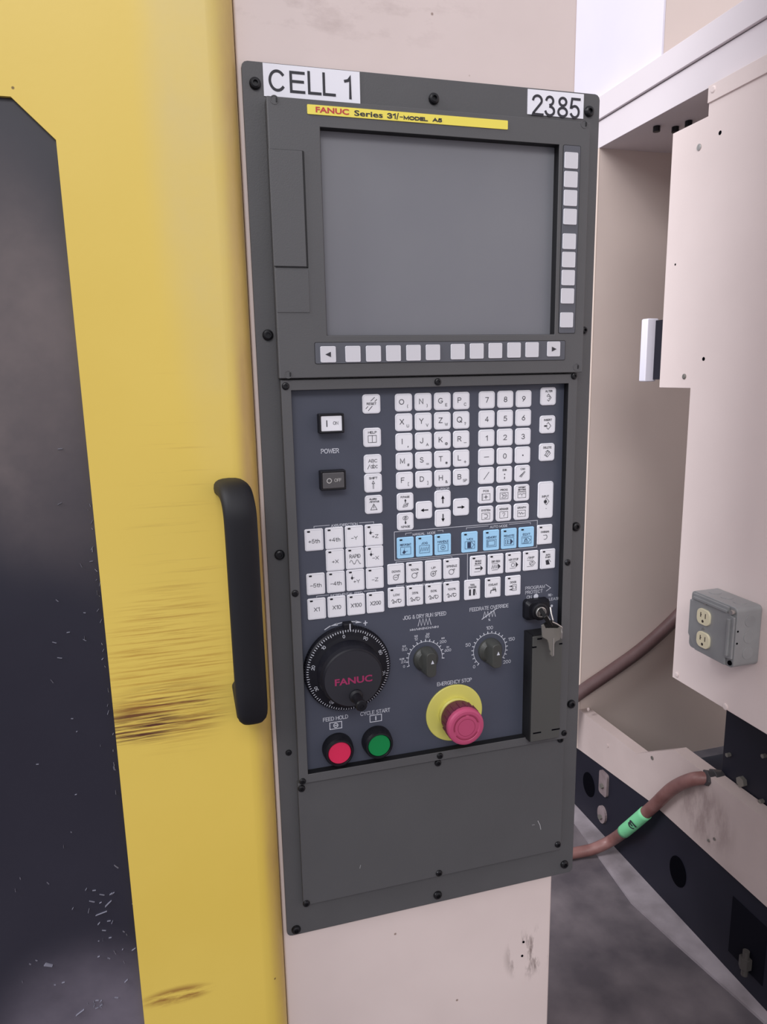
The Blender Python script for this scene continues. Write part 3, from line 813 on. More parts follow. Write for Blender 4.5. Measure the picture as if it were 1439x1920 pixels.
# right column
def dia(P, x, z, s, t=.4): P.line([(x - s * .5, z + s * .9), (x, z + s), (x + s, z), (x, z - s), (x - s * .5, z - s * .9), (x - s * .1, z - s * .4)], t)
def f_alter(P): P.text('ALTER', .4, 4.8, 2.0, 7.6); P.line([(-1.6, 0), (0, 2.2), (3.0, -1.4), (.4, -4.6), (-1, -3.4)], .45); P.ring(.2, -1.2, 1.3, .4, 10, -90, 150)
def f_insert(P): P.text('INSERT', .2, 4.4, 2.0, 8.4); P.line([(-1.0, .4), (.6, 2.0), (3.4, -1.4), (.6, -4.6), (-1.0, -3.0)], .45); P.poly([(-3.8, -.6), (-1, -.6), (-.2, -1.3), (-1, -2), (-3.8, -2)])
def f_delete(P): P.text('DELETE', .2, 4.6, 2.0, 9); P.line([(-1.6, .4), (.6, 2.0), (3.6, -1.0), (.4, -4.6), (-2, -2.8)], .45); P.line([(-2.6, -3.0), (1, 1.6)], .5); P.line([(-1, -3.6), (2.6, .8)], .5)
def f_input(P):
    P.text('INPUT', -.4, 3.6, 2.2, 7.6); P.line([(-.6, .6), (.8, 1.6), (3.6, -1.6), (.8, -4.8), (-.8, -3.4)], .45); P.disc(-.4, -1.6, 1.7); P.line([(.3, -8.6), (.9, -8.6)], .4)
for px, py, s, fn in ((1029.9, 742.9, 'ALTER', f_alter), (1028.2, 795.9, 'INSERT', f_insert), (1026.4, 847.9, 'DELETE', f_delete)):
    x, z = place(px, py); K(.2742, z, .0166, .0172, 'white key marked ' + s, fn)
x, z = place(1024, 937.4); K(.2741, z, .0166, .0365, 'tall white key marked INPUT', f_input)
# page and cursor keys
def arrow(P, dx, dz, x=0, z=0, L=7, t=1.1, h=3.2):
    ex, ez = x + dx * L / 2, z + dz * L / 2
    P.line([(x - dx * L / 2, z - dz * L / 2), (ex - dx * h * .6, ez - dz * h * .6)], t)
    P.poly([(ex, ez), (ex - dx * h - dz * h * .55, ez - dz * h + dx * h * .55), (ex - dx * h + dz * h * .55, ez - dz * h - dx * h * .55)])
def f_pp(P): P.text('P.PAGE', -.2, 4.6, 1.9, 8.6); arrow(P, 0, 1, 0, 1.2, 3.2, .9, 1.9); P.line([(-2.4, -4.8), (-1.2, -2), (2.8, -1.4), (1.6, -4.4)], .4, True); P.line([(-1, -3.6), (1.8, -2.6)], .6)
def f_np(P): P.text('N.PAGE', 0, -4.8, 2.1, 8.8); arrow(P, 0, -1, 0, -1.0, 3.2, .9, 1.9); P.ring(-.8, 3.4, 1.7, .35); P.ring(.8, 3.6, 1.7, .35); P.line([(-.8, 2.6), (.6, 4.6)], .5)
for px, py, s, fn in ((760.5, 940.9, 'P.PAGE', f_pp), (760.8, 978, 'N.PAGE', f_np), (795.8, 956.5, 'left arrow', lambda P: arrow(P, -1, 0)),
                      (830.8, 935.8, 'up arrow', lambda P: arrow(P, 0, 1)), (831.2, 971.5, 'down arrow', lambda P: arrow(P, 0, -1)), (865.5, 950.8, 'right arrow', lambda P: arrow(P, 1, 0))):
    x, z = place(px, py); K(x, z, .0161, .0166, 'white key marked ' + s, fn)
# machine operator keys
LW, LH = .0171, .0203
GX = [.0425, .0613, .0799, .0986]
def tx(s, ref=False, z=-1.2, h=3.4):
    def f(P):
        P.text(s, 1.0 if ref else 0, z, h if 'th' not in s else 3.8, {3: 6.6, 2: 6.2, 4: 10.5}.get(len(s)) if not s.startswith('X') else None)
        if ref:
            P.poly([(-4.6, 2.4), (-3.3, 4.2), (-2.0, 2.4), (-3.3, .6)]); P.line([(-3.3, 4), (-3.0, 5.6)], .3); P.line([(-2.2, 2.4), (-.8, 2.6)], .3)
    return f
def f_rapid(P):
    P.text('RAPID', 0, 2.2, 3.6, 10.5)
    P.line([(-5 + i * .4, -3.4 + 2.0 * math.sin((i * .4) * 2 * math.pi / 5.6)) for i in range(27)], .4)
mk = [(0, 0, '+5th', 0), (1, 0, '+4th', 0), (2, 0, '-Y', 0), (3, 0, '+Z', 1), (1, 1, '+X', 0), (3, 1, '-X', 1), (0, 2, '-5th', 0), (1, 2, '-4th', 0), (2, 2, '+Y', 1), (3, 2, '-Z', 0)]
GZ = [-.3899, -.4105, -.4313, -.4551]
for c, r, s, ref in mk:
    K(GX[c], ZT + GZ[r], LW, LH, 'white axis key marked ' + s, tx(s, ref), led=True, r=.0016)
K(GX[2], ZT + GZ[1], LW, LH, 'white key marked RAPID', f_rapid, led=True, r=.0016)
for c, s in enumerate(('X1', 'X10', 'X100', 'X200')):
    K(GX[c], ZT + GZ[3], LW, LH, 'white feed step key marked ' + s, lambda P, s=s: P.text(s, 0, -.4, 3.9, {2: 5.4, 3: 8.0, 4: 10.4}[len(s)]), led=True, r=.0016)
def cap(s, z=3.0, w=None, h=2.2): return lambda P: P.text(s, 0, z, h, w or min(11, 1.9 * len(s) + .6))
def both(*fs):
    def f(P):
        for g in fs: g(P)
    return f
def frm(P): P.line([(-5, .8), (5, .8), (5, -6.4), (-5, -6.4)], .35, True)
def zig(P, x0, x1, z, a, n, t=.45): P.line([(x0 + (x1 - x0) * i / n, z + (a if i % 2 else -a)) for i in range(n + 1)], t)
def g_ref(P): P.poly([(-3.4, -4.6), (-1.6, -1.8), (0.2, -4.0), (-1.6, -5.9)]); P.line([(-1.4, -2), (-1, -.2)], .35); P.line([(0, -3.6), (2, -3.2)], .35)
def g_jog(P): zig(P, -4, 4, -2.8, 1.9, 9)
def g_han(P): P.ring(0, -2.8, 2.3, .4); P.line([(-1.2, -2.8), (1.2, -2.8)], .4); P.line([(0, -1.6), (0, -4)], .4)
def g_mdi(P): P.poly([(-2.6, .2), (1.2, .2), (1.2, -5.8), (-2.6, -5.8)]); P.line([(1.4, .6), (4.4, -2.8), (1.4, -6.2)], .4)
def g_mem(P): P.line([(-3.4, -.5), (3.4, -.5), (3.4, -5.0), (-3.4, -5.0)], .4, True); P.line([(-4.3, .2), (-4.3, -5.8)], .3)
def g_rem(P): P.line([(-3.8, -1), (1.4, -1), (1.4, -5), (-3.8, -5)], .35, True); P.poly([(1.6, 0), (4.2, -3), (1.6, -6)]); P.line([(-1.4, -1.6), (-1.4, -4.6)], .5); P.line([(-2.8, -3), (0, -3)], .35)
def g_edi(P): P.line([(-3.8, -.6), (1.6, -.6), (4.2, -2.9), (1.6, -5.6), (-3.8, -5.6)], .4); P.line([(-2.6, -4.8), (-.4, -1.4), (1.0, -4.4)], .5); P.ring(-.8, -3, 1.4, .35)
bl = [(761.1, 1028, 'REF.POINT', 'REF.POINT', g_ref), (796.4, 1024.5, 'JOG', 'JOG', g_jog), (831.2, 1021.2, 'HANDLE', 'HANDLE', g_han),
      (881.5, 1015.9, 'MDI', 'MDI', g_mdi), (922.1, 1012.1, 'MEMORY', 'MEMORY', g_mem), (955.2, 1008.6, 'REMOTE', 'REMOTE', g_rem), (987.9, 1005.4, 'EDIT', 'EDIT', g_edi)]
for px, py, s, lab, g in bl:
    x, z = place(px, py)
    K(x, ZT - .4047, LW * .97, LH * 1.0, 'light blue mode key marked ' + lab, both(cap(s), frm, g), blue=True, led=True, r=.0014)
def g_spin(k):
    def f(P):
        P.ring(-.4, -3.2, 2.5, .45); P.line([(1.0, -1.0), (3.2, -.4)], .45); P.line([(3.2, -.4), (2.0, -2.2)], .35)
        if k in '-+': P.line([(-1.8, -3.2), (1, -3.2)], .45)
        if k == '+': P.line([(-.4, -1.8), (-.4, -4.6)], .45)
    return f
for px, py, s, k in ((743.3, 1079.5, 'DOWN', '-'), (778.2, 1075.6, '100%', 'o'), (813.4, 1071.7, 'UP', '+'), (847.5, 1068, 'SPINDLE', 'o')):
    x, z = place(px, py)
    K(x, ZT - .4293, LW * .97, LH * .98, 'white spindle key marked ' + s, both(cap(s, 2.6), g_spin(k)), led=s in ('100%', 'SPINDLE'), r=.0014)
def g_wave(P):
    P.line([(-5, -3.0), (-3.8, -1.6), (-2.8, -2.8), (-4.0, -5.2), (-2.6, -5.4), (-1.8, -3.6), (-.4, -5.0), (.4, -2.2), (1.8, -1.8), (1.6, -4.6), (3.0, -5.4), (4.8, -3.6)], .5)
    P.line([(1.8, -1.8), (4.6, -2.4)], .45)
for px, py, s in ((744.1, 1124.8, 'LOW'), (778.9, 1120.4, '25%'), (813.7, 1116.6, '50%'), (847.6, 1112.3, '100%')):
    x, z = place(px, py)
    K(x, ZT - .4523, LW * .97, LH * .98, 'white rapid traverse key marked ' + s, both(cap(s, 2.6), g_wave), led=True, r=.0014)
def g_inv(P): P.ring(0, -2.4, 2.4, .5, 14, -110, 60); P.line([(-1.6, -.6), (1, -.6)], .4)
x, z = place(1028.9, 1001.7); K(.2741, z, .0166, .0198, 'white key with a hooked arrow', both(cap('OVER.ING', 2.8, 9.2, 1.9), g_inv), led=True, r=.0014)
def g_arrowbox(P): P.line([(-4, .6), (2, .6)], .35); P.line([(-4, -5.8), (2, -5.8)], .35); P.poly([(2.4, .2), (5, -2.6), (2.4, -5.4)])
def g_sb(P): g_arrowbox(P); P.line([(-2.6, -2.6), (1.6, -2.6)], 1.1)
def g_dr(P): g_arrowbox(P); zig(P, -4.4, 2, -2.6, 1.8, 7, .5)
def g_m1(P): g_arrowbox(P); P.ring(-.6, -2.6, 1.8, .4)
def g_sk(P): P.line([(-4, .6), (2, .6), (5, -2.6), (2, -5.8), (-4, -5.8)], .35); P.ring(.6, -2.6, 2, .4); P.line([(-.8, -4), (2, -1)], .5)
def g_as(P): P.poly([(-2.6, -1.2), (.6, -.6), (2.2, -5.6), (-1.8, -5.9)]); P.line([(1, -.2), (3, -3)], .5)
for px, py, s, fn in ((897.1, 1062.7, 'SINGLE BLOCK', both(cap('SINGLE', 4.8, 6.6, 1.7), cap('BLOCK', 2.4, 6.6, 1.7), g_sb)), (930.2, 1059.2, 'DRY RUN', both(cap('DRY RUN', 2.8, 9), g_dr)),
                      (963.5, 1055.5, 'M01 STOP', both(cap('M01 STOP', 3, 10.5), g_m1)), (995.9, 1052, '/SKIP', both(cap('/SKIP', 3.2, 7.6), g_sk)),
                      (1027.9, 1048.9, 'AUTO START', both(cap('AUTO', 4.4, 5, 1.7), cap('START', 2, 6, 1.7), g_as))):
    x, z = place(px, py)
    K(x, ZT - .4291, .0166, LH, 'white key marked ' + s, fn, led=True, r=.0014)
def g_tool(P):
    for x in (-2.4, 1.8): P.poly([(x - 1.2, .6), (x + .8, .6), (x + .8, -5.8), (x - 1.2, -5.8)])
    P.line([(2.6, .8), (4, -5)], .4)
def g_cool(P): P.line([(-2.6, -5.4), (-2.2, -2.8), (2.8, -1.8), (3, -4.2)], .8); P.line([(.2, -.2), (.2, -3)], .7); P.line([(2, .2), (1.8, -3)], .6)
def g_door(P): P.poly([(-4.8, -.4), (-1.2, .6), (-1.2, -1.4)]); P.poly([(-4.8, -3.8), (-1.2, -2.8), (-1.2, -4.8)]); P.line([(-.6, 1), (3.4, 1), (3.4, -5), (-.6, -5)], .4, True); P.ring(1.2, -2, 1.6, .3)
for px, py, s, fn, led in ((886.4, 1108, 'TOOL CHANGE', both(cap('TOOL', 5.0, 5, 1.8), cap('CHANGE', 2.6, 8.4, 1.9), g_tool), False),
                           (925, 1103.4, 'COOLANT', both(cap('COOLANT', 3, 10), g_cool), True), (962.8, 1099.3, 'DOOR', both(cap('DOOR', 3.6, 6.6), g_door), True)):
    x, z = place(px, py)
    K(x, ZT - .4527 - (.0003 if s == 'DOOR' else 0), .0166, LH, 'white key marked ' + s, fn, led=led, r=.0014)

# ---- printing on the membrane
yp = YM - .0001
def MP(px, py): x, z = F_(px, py, YM); return x, z - ZT
def membrane_print(name, fn, m=WINK, label=None):
    P = Print(1, 0); fn(P); P.make(name, m, op, (0, yp, ZT), label)
def T(P, s, a, b, h, off=0.0):
    """string between two points of the membrane; h in metres"""
    (xa, za), (xb, zb_) = MP(*a), MP(*b)
    P.text(s, (xa + xb) / 2, (za + zb_) / 2, h, abs(xb - xa), off)
def Lp(P, pts, t=.0005, close=False): P.line([MP(*p) for p in pts], t, close)
def modebox(P):
    x0, z1 = MP(739.7, 999.5); x1, z0 = MP(1007, 1025.9)
    z1 = MP(1008, 975.5)[1]; P.line([(x0, z1), (x1, z1), (x1, z0), (x0, z0)], .0005, True)
    xb = MP(877, 1040)[0]; P.line([(xb, z0), (xb, MP(877.6, 1091)[1])], .0005)
    def br(x0, x1, z, d=.0016, g0=None, g1=None):
        if g0: P.line([(x0, z - d), (x0, z), (g0, z)], .0004); P.line([(g1, z), (x1, z), (x1, z - d)], .0004)
        else: P.line([(x0, z - d), (x0, z), (x1, z), (x1, z - d)], .0004)
    X = lambda px, py: MP(px, py)[0]
    br(X(761, 1003), X(831, 999), -.3910, .0016, X(772, 1003), X(821, 999))
    br(X(875, 992), X(995, 983), -.3905, .0016, X(916, 990), X(955, 985))
    br(X(743, 1057), X(848, 1048), -.4178)
    br(X(744, 1103), X(848, 1093), -.4412, .0012, X(758, 1101), X(835, 1094))
    br(X(589, 990), X(701, 980), -.3776, .0014, X(618, 987), X(674, 982))
    br(X(594, 1120), X(705, 1108), -.4432, .0012, X(617, 1119), X(683, 1111))
membrane_print('printed_brackets', modebox, WINK, 'thin white bracket lines')
WORDS = []
class WordList:
    def text(s, t, x, z, h): WORDS.append((t, x, z, h, None, 0.0))
def words0():
    T = lambda P, s_, a, b, h, off=0.0: WORDS.append((s_, (MP(*a)[0] + MP(*b)[0]) / 2, (MP(*a)[1] + MP(*b)[1]) / 2, h, abs(MP(*a)[0] - MP(*b)[0]), off))
    P = None
    T(P, 'AXIS/DIRECTION', (621, 986), (671, 982), .0026)
    T(P, 'INCREMENTAL FEED', (620, 1116.5), (680, 1111), .0024)
    T(P, 'MANUAL  MODE', (774, 1002), (817, 998.5), .0024)
    T(P, 'AUTO MODE', (919, 988), (952, 985.5), .0025)
    T(P, 'RAPID TRAVERSE OVERRIDE', (761, 1098.5), (831, 1093.5), .0022)
    T(P, 'CURSOR', (819, 917), (843, 915.5), .0021)
    T(P, 'POWER', (602, 846.5), (636, 844.5), .0042, .004)
    T(P, 'JOG & DRY RUN SPEED', (756, 1158.5), (837, 1150), .0040)
    T(P, 'FEEDRATE OVERRIDE', (881, 1143.5), (954, 1135), .0038)
    T(P, 'EMERGENCY STOP', (820, 1283), (885, 1274), .0040)
    T(P, 'MM/MIN(INCH/MIN)', (769, 1180.5), (823, 1175.5), .0022)
    T(P, 'PROGRAM', (985.5, 1103.5), (1022, 1099), .0034)
    T(P, 'PROTECT', (985.5, 1111.5), (1018, 1107.5), .0034)
    T(P, 'ON', (988, 1120), (997.5, 1119), .0036)
    T(P, 'RE-', (1028.5, 1116), (1037, 1115), .0026); T(P, 'LEASE', (1030, 1123.5), (1050, 1121.5), .0030)
    T(P, 'FEED HOLD', (606, 1349.5), (653, 1343.5), .0040)
    T(P, 'CYCLE START', (676, 1338.5), (732, 1331), .0040)
words0()
for t_, x_, z_, h_, w_, o_ in WORDS:
    P = Print(1, 0); P.text(t_, 0, 0, h_, w_, o_)
    P.make('printed_word', WINK, op, (x_, yp, z_ + ZT), 'white lettering ' + ' '.join(t_.split()))
def sym(fn, label): membrane_print('printed_symbol', fn, WINK, label)
def at_px(px, py, g):
    x, z = MP(px, py); return lambda P: g(P, x, z)
sym(lambda P: Lp(P, [(1024, 1096), (1033, 1102), (1025, 1108)], .0005), 'white angle bracket symbol')
sym(at_px(1005.5, 1118, lambda P, x, z: P.disc(x, z, .0026)), 'white dot beside ON')
sym(at_px(1035, 1136, lambda P, x, z: P.disc(x, z, .0014)), 'small white dot by the key switch')
def fr(P, x, z): P.line([(x - .0058, z - .0034), (x + .0058, z - .0034), (x + .0058, z + .0034), (x - .0058, z + .0034)], .0007, True)
sym(at_px(630, 1360, lambda P, x, z: (fr(P, x, z), P.ring(x, z, .0021, .0007), P.line([(x - .001, z), (x + .001, z)], .0008))), 'white frame with a ring')
sym(at_px(705, 1346.5, lambda P, x, z: (fr(P, x, z), P.line([(x, z - .0016), (x, z + .0016)], .0011))), 'white frame with a bar')
sym(at_px(796.5, 1166, lambda P, x, z: P.line([(x - .0066 + .00165 * i, z + (.0034 if i % 2 else -.0034)) for i in range(9)], .0006)), 'white zigzag symbol')
sym(at_px(918, 1151.5, lambda P, x, z: (P.line([(x - .0066 + .00165 * i, z + (.003 if i % 2 else -.003)) for i in range(9)], .0006), P.line([(x - .0078, z - .0044), (x + .0078, z + .0052)], .0008))), 'white crossed zigzag symbol')
sym(at_px(918, 1162, lambda P, x, z: P.text('%', x, z, .0024)), 'white percent sign')
sym(lambda P: (Lp(P, [(643, 1167), (631, 1170)], .0008), P.poly([MP(619, 1174), MP(632, 1168), MP(634, 1172.5)]), Lp(P, [(619, 1174), (609.5, 1180.5)], .0009)), 'white arrow pointing left')
sym(lambda P: (Lp(P, [(656.5, 1165.5), (668, 1165.5)], .0008), P.poly([MP(679, 1167), MP(667, 1163.5), MP(667, 1168.5)])), 'white arrow pointing right')
sym(lambda P: (Lp(P, [(682.5, 1168.5), (688.5, 1167.5)], .0009), Lp(P, [(685.5, 1164.5), (685.5, 1172)], .0009)), 'white plus sign')
# dirty patch on the membrane

# ---- scales of the two rotary switches
def scale(P, cx, cz, R, a0, a1, n, tick, labs, big=1):
    pts = []
    for i in range(n * 3 + 1):
        a = math.radians(90 - (a0 + (a1 - a0) * i / (n * 3))); pts.append((cx + R * math.cos(a), cz + R * math.sin(a)))
    P.line(pts, .0005)
    for i in range(n + 1):
        a = math.radians(90 - (a0 + (a1 - a0) * i / n)); c, s = math.cos(a), math.sin(a)
        P.line([(cx + R * c, cz + R * s), (cx + (R + tick) * c, cz + (R + tick) * s)], .0009)
    for a, s, h, r in labs:
        a = math.radians(90 - a); P.text(s, cx + r * math.cos(a), cz + r * math.sin(a), h)
jx, jz = MP(798, 1234.5); fx, fz = MP(918.7, 1218.5)
RJ = .0176
def sc(P):
    scale(P, jx, jz, RJ, -108, 96, 15, .0018, ())
    scale(P, fx, fz, RJ, -138, 124, 20, .0018, ())
    for (px, py), s, h in (((758, 1249.5), '0', .0026), ((759, 1217.5), '5.0', .0030), ((757, 1240.5), '2.0', .0028), ((780.5, 1198), '12', .0028), ((801.5, 1193.5), '50', .0028),
                        ((831, 1203), '200', .0030), ((840, 1219), '600', .0030), ((758, 1211.5), '0.2', .0018), ((754, 1235.5), '0.08', .0018), ((780.5, 1192.5), '0.5', .0018), ((802.5, 1188.5), '2.0', .0018), ((831, 1196.5), '8.0', .0018), ((840, 1213), '24', .0018)):
        x, z = MP(px, py); P.text(s, x, z, h)
    for (px, py), s, h in (((889.5, 1250), '0', .0034), ((878, 1209), '50', .0036), ((918.5, 1177), '100', .0036), ((959.5, 1198), '150', .0036), ((951, 1240.5), '200', .0036)):
        x, z = MP(px, py); P.text(s, x, z, h)
membrane_print('printed_scales', sc, WINK, 'white dial scales and numbers')
def rotary(cx, cz, label, tilt=0):
    cz += ZT
    bm = BM(); lathe(bm, cx, cz, [(.0126, YM), (.0124, YM - .0028), (.0108, YM - .005), (.0096, YM - .0075)], 40)
    o = obj('rotary_switch', bm, OLIVE, op, label, smooth=False)
    bm = BM()
    def bar(wx, wz, y, r=.35):
        pts = []
        for x, z in rrect(-wx, wx, -wz, wz, wx * .75, 4): pts.append((cx + x + tilt * z, y, cz + z))
        return pts
    loft(bm, [bar(.0066, .0132, YM - .002), bar(.0058, .0128, YM - .010), bar(.0052, .0124, YM - .0165), bar(.0048, .0121, YM - .0182)])
    g = obj('grip', bm, OLIVE, o, bevel=.0006)
    P = Print(); P.poly([(-1.6, .4), (1.6, .4), (0, 4.2)]); P.make('pointer', WINK, o, (cx + .0010, YM - .01835, cz + .0010))
rotary(jx, jz, 'dark olive rotary switch under the words JOG & DRY RUN SPEED')
rotary(fx, fz, 'dark olive rotary switch under the words FEEDRATE OVERRIDE')

# ---- power buttons
def power(px4, label, m, text, ink):
    y = YM - .0090
    x0, x1, z0, z1 = rect(*px4, y)
    bm = BM(); frame(bm, (x0 - .0018, x1 + .0018, z0 - .0018, z1 + .0018), (x0, x1, z0, z1), y - .0006, YM)
    o = obj('power_button', bm, BLACK, op, label, bevel=.0012)
    bm = BM(); box(bm, x0 - .0002, x1 + .0002, y + (.0006 if m is KEYW else -.001), YM - .001, z0 - .0002, z1 + .0002)
    obj('button_cap', bm, m, o, 'white cap' if m is KEYW else 'dark grey cap', bevel=.0008)
    P = Print(); text(P); P.make('legend', ink, o, ((x0 + x1) / 2, (y + .0006 if m is KEYW else y - .001) - .0001, (z0 + z1) / 2))
CAPW = KEYW
CAPG = mat('dark_grey_cap', (78, 76, 78), .4)
power(((601, 780.5), (641.5, 778.5), (642.5, 807), (604, 810)), 'power button with white cap marked ON', CAPW,
      lambda P: (P.line([(-4.2, -2.4), (-4.2, 2.4)], .9), P.text('ON', 3.6, .2, 3.0, 4.6)), INK)
power(((604, 887.5), (645, 885), (646, 913.5), (607, 917)), 'power button with dark grey cap marked OFF', CAPG,
      lambda P: (P.ring(-4.0, 0, 2.0, .7), P.text('OFF', 3.8, .2, 3.0, 6.4)), mat('pale_grey_ink', (180, 178, 176), .5))

# ---- handwheel
hx_, hz_ = F_(653.5, 1256, -.010)
bm = BM()
lathe(bm, hx_, hz_, [(.0408, YM), (.0414, YM - .004), (.0406, -.0085), (.0396, -.0100), (.0380, -.0106), (.0338, -.0112), (.0302, -.0120), (.0294, -.0240), (.0282, -.0290), (.0268, -.0302)], 96)
hw = obj('handwheel', bm, WHEELB, op, 'round black handwheel with a ring of white graduations')
bm = BM(); prism(bm, circ(hx_, hz_, .0266, 64), -.0304, -.0298); obj('wheel_cap', bm, CAPM, hw)
# knurled rim: fine teeth
bm = BM()
for i in range(100):
    a = 2 * math.pi * i / 100; c, s = math.cos(a), math.sin(a); r = .0409
    prism(bm, [(hx_ + (r - .0006) * c - s * .0005, hz_ + (r - .0006) * s + c * .0005), (hx_ + (r + .0006) * c - s * .0005, hz_ + (r + .0006) * s + c * .0005),
               (hx_ + (r + .0006) * c + s * .0005, hz_ + (r + .0006) * s - c * .0005), (hx_ + (r - .0006) * c + s * .0005, hz_ + (r - .0006) * s - c * .0005)], -.0085, -.003)
tag(obj('rim_teeth', bm, WHEELB, hw), kind='stuff')
P = Print(1, 0)
off0 = 6
for i in range(100):
    a = math.radians(90 + off0 + 3.6 * i); c, s = math.cos(a), math.sin(a); r1 = .0394; r0 = .0369 if i % 10 == 0 else (.0373 if i % 5 == 0 else .0380)
    P.line([(r0 * c, r0 * s), (r1 * c, r1 * s)], .00055)
for k in range(10):
    ang = off0 + 36 * k
    a = math.radians(90 + ang); P.text(str(k * 10), -.0341 * -math.cos(a), .0341 * math.sin(a), .0031, None, 0, ang)
bmc = P.bm
for v in bmc.verts:
    r = math.hypot(v.co.x, v.co.z); v.co.y = -(.0118 - (r - .0300) * (.0118 - .0102) / .0094) - .0004
P.make('graduations', WINK, hw, (hx_, -.0, hz_), 'ring of white graduations and numbers')
P = Print(); P.text('FANUC', 0, 0, 6.6, 35, .028); P.make('cap_lettering', MAG, hw, (hx_ + .0002, -.0306, hz_ - .0016), 'magenta lettering')
bm = BM(); box(bm, hx_ - .0028, hx_ + .0060, -.0105, YM, hz_ + .0395, hz_ + .0450); obj('index_block', bm, BLACK, hw, bevel=.001)
P = Print(1, 0); P.line([(0, -.0028), (0, .0022)], .0010); P.make('index_mark', WINK, hw, (hx_ + .0028, -.01065, hz_ + .0425))
kx, kz = F_(668, 1305, -.031)
bm = BM(); lathe(bm, kx, kz, [(.0064, -.0300), (.0062, -.0325), (.0044, -.0340), (.0042, -.0440), (.0050, -.0490), (.0052, -.0515), (.0044, -.0530), (.0020, -.0532), (.0018, -.0524)], 28)
obj('crank_knob', bm, BLACK, hw, 'small black crank knob', smooth=False)

# ---- push buttons with round black bezels
def push(px, py, m, label):
    y = -.0125
    x, z = F_(px, py, y)
    bm = BM(); lathe(bm, x, z, [(.0150, YM), (.0150, YM - .003), (.0142, YM - .0100), (.0132, YM - .0125), (.0118, YM - .0128), (.0112, YM - .0112), (.0110, YM - .009)], 48)
    o = obj('push_button', bm, BLACK, op, label)
    bm = BM(); lathe(bm, x, z, [(.0110, YM - .008), (.0110, YM - .0112), (.0106, YM - .0117)], 48); obj('button_face', bm, m, o, 'round coloured button face')
push(637.5, 1412, REDB, 'round red push button in a black bezel')
push(711.8, 1398, GRNB, 'round green push button in a black bezel')

# ---- emergency stop
ex, ez = F_(852.6, 1336.6, YM - .001)
bm = BM(); lathe(bm, ex, ez, [(.0300, YM), (.0300, YM - .0010), (.0294, YM - .0015)], 72)
es = obj('emergency_stop', bm, YDISC, op, 'red mushroom emergency stop on a round yellow plate')
bm = BM(); lathe(bm, ex, ez, [(.0172, YM - .0010), (.0172, YM - .0050), (.0160, YM - .0060)], 48); obj('lock_ring', bm, YDISC, es)
bm = BM(); lathe(bm, ex, ez, [(.0152, YM - .001), (.0152, YM - .0080), (.0176, YM - .0100), (.0184, YM - .0230), (.0180, YM - .0260)], 48); obj('stop_collar', bm, ESTOPD, es, 'dark maroon ribbed collar')
bm = BM()
for i in range(18):
    a = 2 * math.pi * i / 18; c, s = math.cos(a), math.sin(a); r = .0184
    prism(bm, [(ex + (r - .001) * c - s * .0011, ez + (r - .001) * s + c * .0011), (ex + (r + .0007) * c - s * .0008, ez + (r + .0007) * s + c * .0008),
               (ex + (r + .0007) * c + s * .0008, ez + (r + .0007) * s - c * .0008), (ex + (r - .001) * c + s * .0011, ez + (r - .001) * s - c * .0011)], YM - .0262, YM - .0150)
tag(obj('collar_ribs', bm, ESTOPD, es), kind='stuff')
bm = BM(); lathe(bm, ex, ez, [(.0178, YM - .0250), (.0187, YM - .0270), (.0187, YM - .0305), (.0180, YM - .0322), (.0163, YM - .0328), (.0138, YM - .0329), (.0132, YM - .0325), (.0118, YM - .0324), (.0112, YM - .0327), (.0090, YM - .0328)], 64)
obj('mushroom_head', bm, ESTOP, es, 'faded pinkish red mushroom head')
P = Print(1, 0)
for a0, a1 in ((20, 75), (95, 190), (215, 330)): P.ring(0, 0, .0125, .0009, 16, a0, a1)
P.ring(0, 0, .0088, .0003, 36)
P.make('turn_marks', mat('dark_red_mark', (140, 40, 70), .5), es, (ex, YM - .0330, ez))

# ---- key switch
x0, x1, z0, z1 = rect((990, 1131), (1030, 1127.5), (1030, 1157), (992, 1161), -.009)
bm = BM(); loft(bm, [[(x, y, z) for x, z in rrect(x0 - d, x1 + d, z0 - d, z1 + d, .004, 4)] for y, d in ((YM, .0022), (-.006, .0020), (-.0085, .0008), (-.0105, 0))])
ks = obj('key_switch', bm, BLACK, op, 'square black key switch marked PROGRAM PROTECT')
kcx, kcz = F_(1014, 1147.5, -.013)
bm = BM(); lathe(bm, kcx, kcz, [(.0090, -.0100), (.0088, -.0128), (.0074, -.0134)], 32); obj('switch_nose', bm, BLACK, ks)
bm = BM(); lathe(bm, kcx, kcz, [(.0056, -.0130), (.0056, -.0150), (.0050, -.0156), (.0044, -.0156), (.0042, -.0146)], 32); obj('lock_barrel', bm, STEEL, ks, 'silver lock barrel')
bm = BM(); box(bm, kcx - .0006, kcx + .0006, -.0150, -.0143, kcz - .0036, kcz + .0036); obj('keyway', bm, HOLE, ks)

